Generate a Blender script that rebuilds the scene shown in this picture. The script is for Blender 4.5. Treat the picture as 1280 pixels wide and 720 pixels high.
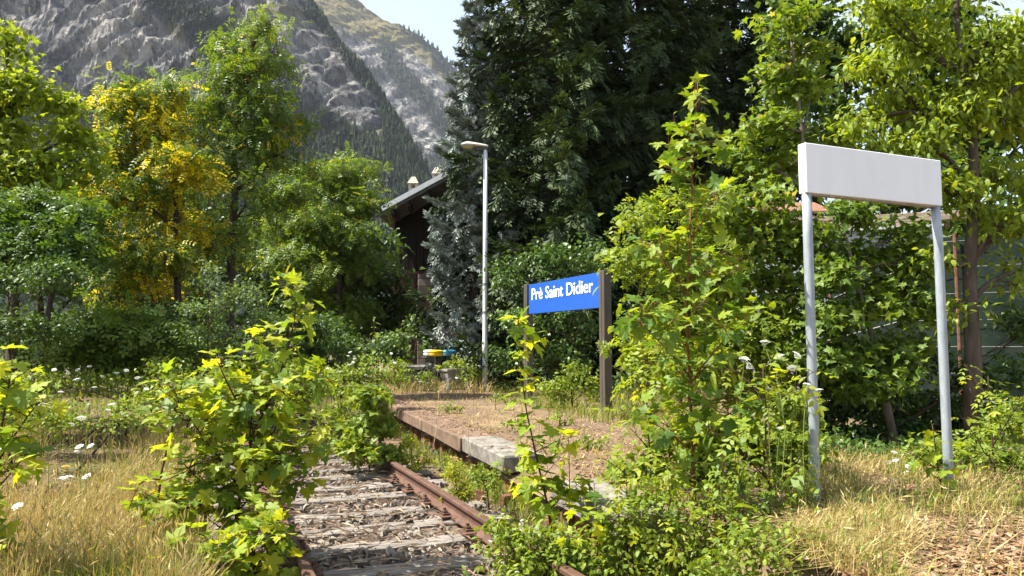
import bpy, math, random
import numpy as np
from mathutils import Vector, Matrix

# ------------------------------------------------------------------ reset
for o in list(bpy.data.objects):
    bpy.data.objects.remove(o)
scene = bpy.context.scene
col = scene.collection
R = math.radians

# ------------------------------------------------------------------ camera
F = 924.0                      # focal length in photograph pixels (1280 wide)
CZ = 1.54
PITCH = math.atan(70.0 / F)
cam_d = bpy.data.cameras.new('camera')
cam_d.sensor_width = 36.0
cam_d.lens = 36.0 * F / 1280.0
cam_d.clip_start = 0.05
cam_d.clip_end = 12000.0
cam = bpy.data.objects.new('camera', cam_d)
cam.location = (0, 0, CZ)
cam.rotation_euler = (math.pi / 2 + PITCH, 0, 0)
col.objects.link(cam)
scene.camera = cam

# ------------------------------------------------------------------ light
SUN_AZ = Vector((-0.985, -0.10, 0)).normalized()
SUN_EL = R(57)
sun_dir = Vector((SUN_AZ.x * math.cos(SUN_EL), SUN_AZ.y * math.cos(SUN_EL), math.sin(SUN_EL)))
world = bpy.data.worlds.new('World')
scene.world = world
world.use_nodes = True
wn = world.node_tree
for n in list(wn.nodes):
    wn.nodes.remove(n)
sky = wn.nodes.new('ShaderNodeTexSky')
sky.sky_type = 'NISHITA'
sky.sun_disc = False
sky.sun_elevation = SUN_EL
sky.sun_rotation = math.atan2(sun_dir.x, sun_dir.y)
sky.altitude = 1000
sky.air_density = 1.0
sky.dust_density = 4.5
sky.ozone_density = 1.0
bg = wn.nodes.new('ShaderNodeBackground')
bg.inputs['Strength'].default_value = 0.115
wo = wn.nodes.new('ShaderNodeOutputWorld')
# thin high cloud veil over the whole sky
tcw = wn.nodes.new('ShaderNodeTexCoord')
mpw = wn.nodes.new('ShaderNodeMapping'); mpw.inputs['Scale'].default_value = (1.0, 1.0, 2.5)
nzw = wn.nodes.new('ShaderNodeTexNoise'); nzw.inputs['Scale'].default_value = 3.0; nzw.inputs['Detail'].default_value = 6
crw = wn.nodes.new('ShaderNodeValToRGB')
crw.color_ramp.elements[0].position = 0.3; crw.color_ramp.elements[0].color = (0.25, 0.25, 0.25, 1)
crw.color_ramp.elements[1].position = 0.7; crw.color_ramp.elements[1].color = (0.75, 0.75, 0.75, 1)
mxw = wn.nodes.new('ShaderNodeMix'); mxw.data_type = 'RGBA'
mxw.inputs[7].default_value = (2.35, 2.55, 2.8, 1)
wn.links.new(tcw.outputs['Generated'], mpw.inputs['Vector'])
wn.links.new(mpw.outputs[0], nzw.inputs['Vector'])
wn.links.new(nzw.outputs[0], crw.inputs[0])
wn.links.new(crw.outputs[0], mxw.inputs[0])
wn.links.new(sky.outputs[0], mxw.inputs[6])
wn.links.new(mxw.outputs[2], bg.inputs['Color'])
wn.links.new(bg.outputs[0], wo.inputs['Surface'])
sl = bpy.data.lights.new('sun', 'SUN')
sl.energy = 5.0
sl.angle = R(0.53)
sl.color = (1.0, 0.95, 0.86)
so = bpy.data.objects.new('sun', sl)
so.rotation_euler = sun_dir.to_track_quat('Z', 'Y').to_euler()
so.location = (-20, -12, 40)
col.objects.link(so)

scene.view_settings.view_transform = 'Standard'
scene.view_settings.look = 'None'
scene.view_settings.gamma = 1.0
scene.view_settings.exposure = 1.7
scene.render.engine = 'CYCLES'
scene.cycles.max_bounces = 6
scene.cycles.diffuse_bounces = 3
scene.cycles.transmission_bounces = 4
scene.cycles.transparent_max_bounces = 4

# ------------------------------------------------------------------ pixel <-> world
cp, sp = math.cos(PITCH), math.sin(PITCH)

def P(px, py, d):
    """world point seen at photo pixel (px,py) at distance y = d"""
    a, b = (px - 640) / F, (360 - py) / F
    v = np.array([a, cp - b * sp, sp + b * cp])
    return np.array([0, 0, CZ]) + v * (d / v[1])

def G(px, py, z):
    a, b = (px - 640) / F, (360 - py) / F
    v = np.array([a, cp - b * sp, sp + b * cp])
    return np.array([0, 0, CZ]) + v * ((z - CZ) / v[2])

def proj(Pt):
    q = np.asarray(Pt, float) - np.array([0, 0, CZ])
    zc = q[..., 1] * cp + q[..., 2] * sp
    yc = -q[..., 1] * sp + q[..., 2] * cp
    return 640 + F * q[..., 0] / zc, 360 - F * yc / zc

# ------------------------------------------------------------------ noise
def _hash(ix, iy, s):
    h = (ix.astype(np.int64) * 374761393 + iy.astype(np.int64) * 668265263 + s * 974634777) & 0x7fffffff
    h = ((h ^ (h >> 13)) * 1274126177) & 0x7fffffff
    h = h ^ (h >> 16)
    return (h & 0xffff) / 65535.0

def vnoise(x, y, s=0):
    ix, iy = np.floor(x), np.floor(y)
    fx, fy = x - ix, y - iy
    fx, fy = fx * fx * (3 - 2 * fx), fy * fy * (3 - 2 * fy)
    a, b = _hash(ix, iy, s), _hash(ix + 1, iy, s)
    c, d = _hash(ix, iy + 1, s), _hash(ix + 1, iy + 1, s)
    return (a * (1 - fx) + b * fx) * (1 - fy) + (c * (1 - fx) + d * fx) * fy

def fbm(x, y, octv=4, s=0):
    t, a, n = 0, 0.5, 0
    for i in range(octv):
        t = t + a * vnoise(x, y, s + i * 17)
        n += a
        a *= 0.5
        x, y = x * 2.03, y * 2.03
    return t / n

def ridged(x, y, octv=4, s=0):
    t, a, n = 0, 0.5, 0
    for i in range(octv):
        t = t + a * (1 - np.abs(2 * vnoise(x, y, s + i * 17) - 1))
        n += a
        a *= 0.5
        x, y = x * 2.1, y * 2.1
    return t / n

# ------------------------------------------------------------------ materials
class NT:
    def __init__(s, name):
        s.m = bpy.data.materials.new(name)
        s.m.use_nodes = True
        s.t = s.m.node_tree
        for n in list(s.t.nodes):
            s.t.nodes.remove(n)
        s.out = s.t.nodes.new('ShaderNodeOutputMaterial')
    def n(s, typ, **kw):
        o = s.t.nodes.new(typ)
        for k, v in kw.items():
            if k.startswith('i_'):
                o.inputs[k[2:].replace('_', ' ')].default_value = v
            else:
                setattr(o, k, v)
        return o
    def l(s, a, b):
        s.t.links.new(a, b)
    def ramp(s, fac, stops, interp='LINEAR'):
        r = s.n('ShaderNodeValToRGB')
        r.color_ramp.interpolation = interp
        el = r.color_ramp.elements
        while len(el) < len(stops):
            el.new(0.5)
        for e, (p, c) in zip(el, stops):
            e.position = p
            e.color = (*c, 1)
        s.l(fac, r.inputs[0])
        return r.outputs[0]
    def noise(s, vec, scale, detail=4, rough=0.55, dist=0.0):
        n = s.n('ShaderNodeTexNoise')
        n.inputs['Scale'].default_value = scale
        n.inputs['Detail'].default_value = detail
        n.inputs['Roughness'].default_value = rough
        n.inputs['Distortion'].default_value = dist
        if vec is not None:
            s.l(vec, n.inputs['Vector'])
        return n.outputs[0]
    def pos(s, scale=(1, 1, 1), rot=(0, 0, 0)):
        g = s.n('ShaderNodeNewGeometry')
        m = s.n('ShaderNodeMapping')
        m.inputs['Scale'].default_value = scale
        m.inputs['Rotation'].default_value = rot
        s.l(g.outputs['Position'], m.inputs['Vector'])
        return m.outputs[0]
    def obj(s, scale=(1, 1, 1)):
        g = s.n('ShaderNodeTexCoord')
        m = s.n('ShaderNodeMapping')
        m.inputs['Scale'].default_value = scale
        s.l(g.outputs['Object'], m.inputs['Vector'])
        return m.outputs[0]
    def attr(s, name):
        a = s.n('ShaderNodeAttribute')
        a.attribute_name = name
        return a.outputs['Fac']
    def mix(s, fac, a, b, mode='MIX'):
        m = s.n('ShaderNodeMix', data_type='RGBA', blend_type=mode)
        for k, v in ((0, fac), (6, a), (7, b)):
            if hasattr(v, 'links'):
                s.l(v, m.inputs[k])
            else:
                m.inputs[k].default_value = v if k == 0 else (*v, 1)
        return m.outputs[2]
    def math(s, op, a, b=0.0):
        m = s.n('ShaderNodeMath', operation=op)
        for k, v in ((0, a), (1, b)):
            if hasattr(v, 'links'):
                s.l(v, m.inputs[k])
            else:
                m.inputs[k].default_value = v
        return m.outputs[0]
    def bump(s, h, strength=0.5, dist=0.02):
        b = s.n('ShaderNodeBump')
        b.inputs['Strength'].default_value = strength
        b.inputs['Distance'].default_value = dist
        s.l(h, b.inputs['Height'])
        return b.outputs[0]
    def pbr(s, colr, rough=0.8, spec=0.3, metal=0.0, normal=None):
        p = s.n('ShaderNodeBsdfPrincipled')
        if hasattr(colr, 'links'):
            s.l(colr, p.inputs['Base Color'])
        else:
            p.inputs['Base Color'].default_value = (*colr, 1)
        if hasattr(rough, 'links'):
            s.l(rough, p.inputs['Roughness'])
        else:
            p.inputs['Roughness'].default_value = rough
        p.inputs['Specular IOR Level'].default_value = spec
        p.inputs['Metallic'].default_value = metal
        if normal is not None:
            s.l(normal, p.inputs['Normal'])
        return p.outputs[0]
    def done(s, shader):
        s.l(shader, s.out.inputs['Surface'])
        return s.m

def leaf_mat(name, stops, trans=0.38, tmul=(1.5, 1.35, 0.45), rough=0.5, spec=0.35, tint=None, per_obj=False):
    t = NT(name)
    if per_obj:
        v = t.n('ShaderNodeObjectInfo').outputs['Random']
    else:
        v = t.attr('rnd')
    c = t.ramp(v, stops)
    if tint is not None:
        tv = t.attr('tint')
        tc = t.ramp(v, tint)
        c = t.mix(tv, c, tc)
    d = t.pbr(c, rough, spec)
    tr = t.n('ShaderNodeBsdfTranslucent')
    t.l(t.mix(1.0, c, tmul, 'MULTIPLY'), tr.inputs['Color'])
    mx = t.n('ShaderNodeMixShader')
    mx.inputs[0].default_value = trans
    t.l(d, mx.inputs[1])
    t.l(tr.outputs[0], mx.inputs[2])
    return t.done(mx.outputs[0])

M = {}
g3 = lambda a, b, c: [(0.0, a), (0.5, b), (1.0, c)]
M['maple'] = leaf_mat('maple_leaf', [(0.0, (0.09, 0.165, 0.022)), (0.25, (0.18, 0.27, 0.024)), (0.65, (0.30, 0.37, 0.026)), (1.0, (0.43, 0.44, 0.03))], 0.52, per_obj=True)
M['maple_bulk'] = leaf_mat('maple_leaf_bulk', g3((0.11, 0.18, 0.02), (0.19, 0.265, 0.025), (0.29, 0.335, 0.03)), 0.52)
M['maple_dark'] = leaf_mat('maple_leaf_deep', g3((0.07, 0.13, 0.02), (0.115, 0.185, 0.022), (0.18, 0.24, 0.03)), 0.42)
M['bright'] = leaf_mat('hornbeam_leaf', g3((0.12, 0.19, 0.02), (0.20, 0.275, 0.025), (0.30, 0.345, 0.03)), 0.52)
M['samara'] = leaf_mat('field_maple_leaf', g3((0.08, 0.15, 0.02), (0.145, 0.22, 0.025), (0.22, 0.28, 0.03)), 0.44,
                       tint=g3((0.34, 0.31, 0.12), (0.42, 0.38, 0.17), (0.32, 0.28, 0.10)))
M['locust'] = leaf_mat('locust_leaf', g3((0.07, 0.135, 0.02), (0.125, 0.20, 0.03), (0.21, 0.275, 0.06)), 0.40,
                       tint=g3((0.58, 0.50, 0.02), (0.70, 0.58, 0.02), (0.46, 0.42, 0.02)))
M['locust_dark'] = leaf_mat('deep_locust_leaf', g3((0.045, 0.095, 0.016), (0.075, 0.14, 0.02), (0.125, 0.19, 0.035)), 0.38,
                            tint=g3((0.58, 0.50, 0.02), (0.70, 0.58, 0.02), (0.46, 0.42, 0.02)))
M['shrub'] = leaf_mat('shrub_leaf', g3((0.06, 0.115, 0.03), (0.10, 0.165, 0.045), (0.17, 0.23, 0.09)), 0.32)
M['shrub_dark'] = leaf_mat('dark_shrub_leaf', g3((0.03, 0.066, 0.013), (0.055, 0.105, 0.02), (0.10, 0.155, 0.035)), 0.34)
M['ivy'] = leaf_mat('ivy_leaf', g3((0.04, 0.085, 0.02), (0.075, 0.14, 0.03), (0.14, 0.20, 0.05)), 0.3, rough=0.38)
M['cover'] = leaf_mat('ground_cover_leaf', g3((0.09, 0.155, 0.018), (0.165, 0.235, 0.022), (0.27, 0.31, 0.03)), 0.40)
M['yellowish'] = leaf_mat('yellowish_leaf', g3((0.20, 0.25, 0.02), (0.28, 0.32, 0.025), (0.36, 0.36, 0.03)), 0.4)
M['spruce'] = leaf_mat('spruce_needles', g3((0.018, 0.034, 0.011), (0.038, 0.066, 0.018), (0.10, 0.135, 0.04)), 0.12, (1.2, 1.2, 0.6), 0.6, 0.3)
M['blue_spruce'] = leaf_mat('blue_spruce_needles', g3((0.08, 0.105, 0.082), (0.18, 0.215, 0.18), (0.34, 0.38, 0.33)), 0.08, (1, 1, 1), 0.6, 0.3)
M['dry_grass'] = leaf_mat('dry_grass', [(0, (0.26, 0.19, 0.07)), (0.45, (0.42, 0.32, 0.13)), (0.75, (0.52, 0.42, 0.20)), (1, (0.20, 0.23, 0.045))], 0.3, (1.2, 1.1, 0.7))
M['green_grass'] = leaf_mat('green_grass', g3((0.10, 0.17, 0.025), (0.17, 0.22, 0.03), (0.32, 0.29, 0.08)), 0.35)
M['straw'] = leaf_mat('straw_litter', g3((0.34, 0.26, 0.17), (0.48, 0.40, 0.29), (0.22, 0.13, 0.08)), 0.1, (1, 1, 1))
M['litter'] = leaf_mat('leaf_litter', g3((0.16, 0.085, 0.045), (0.26, 0.15, 0.08), (0.38, 0.26, 0.15)), 0.1, (1, 1, 1))
M['petal'] = leaf_mat('white_petal', g3((0.62, 0.63, 0.55), (0.75, 0.76, 0.70), (0.80, 0.80, 0.77)), 0.25, (1, 1, 1))
M['petal_yellow'] = leaf_mat('yellow_petal', g3((0.6, 0.40, 0.02), (0.7, 0.5, 0.02), (0.55, 0.35, 0.02)), 0.2, (1, 1, 1))
M['pods'] = leaf_mat('brown_seed_pods', g3((0.055, 0.03, 0.02), (0.10, 0.055, 0.035), (0.15, 0.09, 0.055)), 0.1, (1, 1, 1))
M['stem_green'] = leaf_mat('green_stem', g3((0.10, 0.13, 0.03), (0.15, 0.17, 0.04), (0.20, 0.17, 0.05)), 0.05)

def bark(name, a, b, scale=18):
    t = NT(name)
    v = t.pos((1, 1, 0.25))
    n = t.noise(v, scale, 5, 0.6)
    c = t.ramp(n, [(0.3, a), (0.7, b)])
    return t.done(t.pbr(c, 0.9, 0.15, normal=t.bump(n, 0.8, 0.01)))
M['bark_dark'] = bark('dark_bark', (0.035, 0.026, 0.02), (0.09, 0.07, 0.055))
M['bark_grey'] = bark('grey_bark', (0.09, 0.075, 0.06), (0.22, 0.185, 0.145), 14)
M['bark_brown'] = bark('brown_bark', (0.05, 0.04, 0.03), (0.13, 0.105, 0.08), 16)
M['stem_brown'] = bark('brown_stem', (0.04, 0.025, 0.018), (0.085, 0.055, 0.038), 40)
M['stem_red'] = bark('reddish_stem', (0.13, 0.055, 0.03), (0.22, 0.11, 0.055), 40)

def simple(name, c, rough=0.6, spec=0.3, metal=0.0, nscale=12.0, var=0.25, bump=0.0, stretch=(1, 1, 1)):
    t = NT(name)
    n = t.noise(t.pos(stretch), nscale, 5, 0.6)
    lo = tuple(max(0, x * (1 - var)) for x in c)
    hi = tuple(min(1, x * (1 + var)) for x in c)
    cc = t.ramp(n, [(0.3, lo), (0.7, hi)])
    nr = t.bump(n, bump, 0.01) if bump else None
    return t.done(t.pbr(cc, rough, spec, metal, nr))

def rust_mat():
    t = NT('rusty_rail_steel')
    n = t.noise(t.pos(), 9, 6, 0.65)
    n2 = t.noise(t.pos(), 55, 4, 0.6)
    c = t.ramp(n, [(0.25, (0.040, 0.020, 0.013)), (0.5, (0.082, 0.038, 0.023)), (0.75, (0.135, 0.072, 0.046))])
    c = t.mix(t.math('MULTIPLY', n2, 0.5), c, (0.12, 0.07, 0.047))
    return t.done(t.pbr(c, 0.7, 0.35, 0.0, t.bump(n2, 0.5, 0.003)))
M['rust'] = rust_mat()

def sleeper_mat():
    t = NT('weathered_sleeper_wood')
    tc = t.obj((1.2, 14, 14))
    n = t.noise(tc, 3.0, 6, 0.7, 0.6)
    n2 = t.noise(t.pos(), 6, 4)
    c = t.ramp(n, [(0.30, (0.04, 0.032, 0.026)), (0.43, (0.17, 0.15, 0.13)), (0.66, (0.37, 0.345, 0.305))])
    c = t.mix(t.math('MULTIPLY', n2, 0.3), c, (0.15, 0.10, 0.07))
    return t.done(t.pbr(c, 0.9, 0.1, 0, t.bump(n, 1.0, 0.02)))
M['sleeper'] = sleeper_mat()

def stone_mat(name, a, b, c, scale=4):
    t = NT(name)
    n = t.noise(t.pos(), scale, 8, 0.65)
    n2 = t.noise(t.pos(), scale * 9, 4, 0.6)
    cc = t.ramp(n, [(0.3, a), (0.5, b), (0.72, c)])
    cc = t.mix(t.math('MULTIPLY', n2, 0.4), cc, a)
    return t.done(t.pbr(cc, 0.9, 0.15, 0, t.bump(t.math('ADD', n, n2), 0.7, 0.012)))
M['kerb'] = stone_mat('pale_kerb_concrete', (0.075, 0.068, 0.055), (0.21, 0.19, 0.16), (0.34, 0.315, 0.27), 7)
M['kerb_brown'] = stone_mat('soil_stained_kerb', (0.085, 0.06, 0.042), (0.17, 0.115, 0.08), (0.25, 0.175, 0.12), 6)
M['brick'] = stone_mat('orange_red_brick', (0.10, 0.06, 0.045), (0.22, 0.085, 0.052), (0.28, 0.17, 0.125), 14)
M['mortar'] = stone_mat('crumbling_mortar', (0.08, 0.065, 0.05), (0.16, 0.13, 0.10), (0.26, 0.22, 0.18), 14)
M['ballast'] = leaf_mat('ballast_stone', [(0, (0.08, 0.07, 0.06)), (0.35, (0.165, 0.135, 0.105)), (0.6, (0.225, 0.195, 0.16)), (0.8, (0.31, 0.28, 0.24)), (1, (0.15, 0.08, 0.05))], 0.0, (1, 1, 1), 0.85, 0.2)
M['ballast_obj'] = leaf_mat('loose_ballast_stone', [(0, (0.08, 0.07, 0.06)), (0.35, (0.165, 0.135, 0.105)), (0.6, (0.225, 0.195, 0.16)), (0.8, (0.31, 0.28, 0.24)), (1, (0.15, 0.08, 0.05))], 0.0, (1, 1, 1), 0.85, 0.2, per_obj=True)
M['wall_stone'] = leaf_mat('wall_stone', g3((0.12, 0.10, 0.08), (0.20, 0.17, 0.135), (0.29, 0.25, 0.20)), 0.0, (1, 1, 1), 0.9, 0.15, per_obj=True)
M['planter'] = stone_mat('weathered_planter_concrete', (0.15, 0.14, 0.12), (0.27, 0.255, 0.22), (0.36, 0.34, 0.30), 6)
M['trough'] = stone_mat('lichened_trough_stone', (0.07, 0.065, 0.055), (0.15, 0.14, 0.12), (0.30, 0.28, 0.25), 7)

def ground_mat():
    t = NT('meadow_earth')
    n = t.noise(t.pos(), 0.35, 5, 0.6)
    n2 = t.noise(t.pos(), 7, 6, 0.7)
    n3 = t.noise(t.pos(), 60, 3, 0.6)
    earth = t.ramp(n2, [(0.3, (0.085, 0.055, 0.035)), (0.55, (0.165, 0.11, 0.072)), (0.75, (0.25, 0.18, 0.115))])
    grass = t.ramp(n2, [(0.3, (0.05, 0.07, 0.02)), (0.7, (0.14, 0.13, 0.045))])
    c = t.mix(t.ramp(n, [(0.45, (0, 0, 0)), (0.6, (1, 1, 1))]), earth, grass)
    return t.done(t.pbr(c, 0.95, 0.1, 0, t.bump(t.math('ADD', n2, n3), 0.8, 0.03)))
M['ground'] = ground_mat()

def plat_mat():
    t = NT('brown_platform_earth')
    n = t.noise(t.pos(), 0.9, 5, 0.6)
    n2 = t.noise(t.pos(), 9, 6, 0.7)
    n3 = t.noise(t.pos(), 70, 4, 0.65)
    c = t.ramp(n2, [(0.28, (0.085, 0.058, 0.037)), (0.5, (0.165, 0.115, 0.073)), (0.75, (0.26, 0.19, 0.125))])
    st = t.ramp(n, [(0.5, (0, 0, 0)), (0.66, (1, 1, 1))])
    c = t.mix(t.math('MULTIPLY', st, 0.55), c, (0.36, 0.27, 0.145))
    c = t.mix(t.math('MULTIPLY', n3, 0.5), c, (0.13, 0.09, 0.06))
    return t.done(t.pbr(c, 0.95, 0.1, 0, t.bump(t.math('ADD', n2, n3), 0.9, 0.02)))
M['platform'] = plat_mat()

def track_mat():
    t = NT('ballast_fines')
    n2 = t.noise(t.pos(), 12, 6, 0.7)
    n3 = t.noise(t.pos(), 45, 4, 0.7)
    c = t.ramp(n3, [(0.3, (0.06, 0.045, 0.035)), (0.5, (0.17, 0.125, 0.095)), (0.72, (0.30, 0.25, 0.20))])
    c = t.mix(t.math('MULTIPLY', n2, 0.6), c, (0.19, 0.12, 0.085))
    return t.done(t.pbr(c, 0.95, 0.1, 0, t.bump(t.math('ADD', n2, n3), 1.0, 0.03)))
M['track'] = track_mat()

def mountain_mat(name, far):
    t = NT(name)
    st = t.pos((0.010, 0.010, 0.010), (0.3, R(38), 0.35))
    m2 = t.n('ShaderNodeMapping')
    m2.inputs['Scale'].default_value = (3.2, 1.6, 0.9)
    t.l(st, m2.inputs['Vector'])
    strata = t.noise(m2.outputs[0], 3.0, 9, 0.68, 1.2)
    n = t.noise(t.pos((0.012, 0.012, 0.012)), 1.6, 8, 0.65)
    fine = t.noise(t.pos((0.05, 0.05, 0.03)), 3.0, 7, 0.7, 0.8)
    h = t.math('ADD', t.math('MULTIPLY', strata, 0.4), t.math('MULTIPLY', fine, 0.6))
    def vor(sc, stretch, feat, sm=None):
        w_ = t.n('ShaderNodeVectorMath', operation='ADD')
        nz = t.n('ShaderNodeTexNoise'); nz.inputs['Scale'].default_value = 0.02; nz.inputs['Detail'].default_value = 4
        g_ = t.n('ShaderNodeNewGeometry'); t.l(g_.outputs['Position'], nz.inputs['Vector'])
        sc_n = t.n('ShaderNodeVectorMath', operation='SCALE'); sc_n.inputs['Scale'].default_value = 26.0
        t.l(nz.outputs['Color'], sc_n.inputs[0])
        t.l(g_.outputs['Position'], w_.inputs[0]); t.l(sc_n.outputs[0], w_.inputs[1])
        mp = t.n('ShaderNodeMapping'); mp.inputs['Scale'].default_value = stretch; mp.inputs['Rotation'].default_value = (0.2, R(33), 0.3)
        t.l(w_.outputs[0], mp.inputs['Vector'])
        v = t.n('ShaderNodeTexVoronoi'); v.feature = feat; v.inputs['Scale'].default_value = sc
        t.l(mp.outputs[0], v.inputs['Vector'])
        return v
    fk = 1.0 if not far else 0.55
    va = vor(0.035 * fk, (2.0, 1.0, 0.6), 'F1')
    vb = vor(0.11 * fk, (1.8, 1.0, 0.7), 'F1')
    sa_ = t.n('ShaderNodeSeparateColor'); t.l(va.outputs['Color'], sa_.inputs[0])
    sb2 = t.n('ShaderNodeSeparateColor'); t.l(vb.outputs['Color'], sb2.inputs[0])
    cells = t.math('ADD', t.math('MULTIPLY', sa_.outputs[0], 0.55), t.math('MULTIPLY', sb2.outputs[0], 0.45))
    h = t.math('ADD', t.math('MULTIPLY', h, 0.72), t.math('MULTIPLY', cells, 0.28))
    hb = t.math('ADD', h, t.math('ADD', t.math('MULTIPLY', va.outputs['Distance'], 0.5), t.math('MULTIPLY', vb.outputs['Distance'], 0.3)))
    rock = t.ramp(h, [(0.38, (0.03, 0.031, 0.034)), (0.45, (0.105, 0.104, 0.104)), (0.53, (0.19, 0.184, 0.172)), (0.61, (0.36, 0.335, 0.295))])
    rock = t.mix(t.ramp(n, [(0.5, (0, 0, 0)), (0.75, (0.6, 0.6, 0.6))]), rock, (0.18, 0.168, 0.15))
    gr = t.attr('grass')
    grass = t.ramp(n, [(0.3, (0.11, 0.10, 0.04)), (0.7, (0.20, 0.165, 0.075))])
    c = t.mix(gr, rock, grass)
    fo = t.attr('forest')
    c = t.mix(fo, c, (0.013, 0.02, 0.011))
    b = t.bump(hb, 1.0, 14.0 if not far else 22.0)
    return t.done(t.pbr(c, 0.95, 0.1, 0, b))
M['mount_near'] = mountain_mat('near_mountain_rock', False)
M['mount_far'] = mountain_mat('far_mountain_rock', True)
M['forest'] = leaf_mat('far_conifers', g3((0.009, 0.016, 0.009), (0.017, 0.027, 0.013), (0.04, 0.05, 0.02)), 0.0, (1, 1, 1), 0.9, 0.1)

# ------------------------------------------------------------------ mesh helpers
rng = np.random.default_rng(7)

def origin(o):
    v = np.zeros(3)
    while o is not None:
        v += np.array(o.location)
        o = o.parent
    return v

def mesh_data(name, V, Fc, mat, rnd=None, tint=None, smooth=False):
    V = np.ascontiguousarray(V, dtype=np.float32)
    Fc = np.ascontiguousarray(Fc, dtype=np.int32)
    me = bpy.data.meshes.new(name)
    nf, k = Fc.shape
    me.vertices.add(len(V))
    me.vertices.foreach_set('co', V.ravel())
    me.loops.add(nf * k)
    me.loops.foreach_set('vertex_index', Fc.ravel())
    me.polygons.add(nf)
    me.polygons.foreach_set('loop_start', np.arange(0, nf * k, k, dtype=np.int32))
    me.polygons.foreach_set('use_smooth', np.full(nf, bool(smooth)))
    for nm, arr in (('rnd', rnd), ('tint', tint)):
        if arr is not None:
            a = me.attributes.new(nm, 'FLOAT', 'FACE')
            a.data.foreach_set('value', np.ascontiguousarray(arr, dtype=np.float32))
    me.update(calc_edges=True)
    me.validate()
    me.materials.append(mat)
    return me

def mesh_obj(name, V, Fc, mat, parent=None, rnd=None, tint=None, smooth=False, loc=None):
    """V in world coordinates; the object sits under its parent's origin (or at loc)"""
    base = origin(parent) if parent is not None else (np.array(loc, float) if loc is not None else np.zeros(3))
    me = mesh_data(name, np.asarray(V) - base, Fc, mat, rnd, tint, smooth)
    o = bpy.data.objects.new(name, me)
    col.objects.link(o)
    if parent is not None:
        o.parent = parent
    else:
        o.location = tuple(base)
    return o

def link_obj(name, me, loc, rot=None, scale=None, parent=None, mat3=None):
    o = bpy.data.objects.new(name, me)
    col.objects.link(o)
    b = np.array(loc, float) - (origin(parent) if parent is not None else 0)
    if mat3 is not None:
        m = Matrix([[*mat3[0], b[0]], [*mat3[1], b[1]], [*mat3[2], b[2]], [0, 0, 0, 1]])
        if parent is not None:
            o.parent = parent
        o.matrix_local = m
        return o
    if parent is not None:
        o.parent = parent
    o.location = tuple(b)
    if rot is not None:
        o.rotation_euler = rot
    if scale is not None:
        o.scale = scale
    return o

def tag(o, label=None, cat=None, group=None, kind=None):
    if label: o['label'] = label
    if cat: o['category'] = cat
    if group: o['group'] = group
    if kind: o['kind'] = kind
    return o

def thing(name, loc, label, cat, group=None):
    o = bpy.data.objects.new(name, None)
    o.empty_display_size = 0.2
    o.location = tuple(loc)
    col.objects.link(o)
    return tag(o, label, cat, group)

class MB:
    """collects triangles"""
    def __init__(s):
        s.V, s.F, s.r, s.t, s.n = [], [], [], [], 0
    def add(s, V, Fc, rnd=0.5, tint=0.0):
        V = np.asarray(V, float); Fc = np.asarray(Fc, int)
        if Fc.shape[1] == 4:
            Fc = np.concatenate([Fc[:, [0, 1, 2]], Fc[:, [0, 2, 3]]])
        s.V.append(V); s.F.append(Fc + s.n); s.n += len(V)
        s.r.append(np.broadcast_to(np.asarray(rnd, float), (len(Fc),)))
        s.t.append(np.broadcast_to(np.asarray(tint, float), (len(Fc),)))
        return s
    def build(s, name, mat, parent=None, smooth=False, loc=None, attrs=True):
        return mesh_obj(name, np.concatenate(s.V), np.concatenate(s.F), mat, parent,
                        np.concatenate(s.r) if attrs else None, np.concatenate(s.t) if attrs else None, smooth, loc)

BOXF = np.array([[0, 3, 2, 1], [4, 5, 6, 7], [0, 1, 5, 4], [1, 2, 6, 5], [2, 3, 7, 6], [3, 0, 4, 7]])

def box(c, half, ax=None, bev=0.0):
    """box around c with half sizes along axes ax (3 rows); optional chamfer"""
    c = np.asarray(c, float); hx, hy, hz = half
    A = np.eye(3) if ax is None else np.asarray(ax, float)
    if bev <= 0:
        s = np.array([[-1, -1, -1], [1, -1, -1], [1, 1, -1], [-1, 1, -1], [-1, -1, 1], [1, -1, 1], [1, 1, 1], [-1, 1, 1]])
        return c + (s * [hx, hy, hz]) @ A, BOXF
    # chamfered in plan and top: rings
    def ring(z, i):
        a, b = hx - i, hy - i
        q = bev
        return [[-a + q, -b, z], [a - q, -b, z], [a, -b + q, z], [a, b - q, z], [a - q, b, z], [-a + q, b, z], [-a, b - q, z], [-a, -b + q, z]]
    V = np.array(ring(-hz, bev) + ring(-hz + bev, 0) + ring(hz - bev, 0) + ring(hz, bev))
    Fq = []
    for k in range(3):
        for i in range(8):
            j = (i + 1) % 8
            Fq.append([k * 8 + i, k * 8 + j, k * 8 + 8 + j, k * 8 + 8 + i])
    for k, o in ((0, 1), (24, 0)):
        q = [[k, k + 1, k + 2, k + 3], [k, k + 3, k + 4, k + 7], [k + 4, k + 5, k + 6, k + 7]]
        Fq += [f[::-1] for f in q] if o else q
    return c + V @ A, np.array(Fq)

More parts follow.
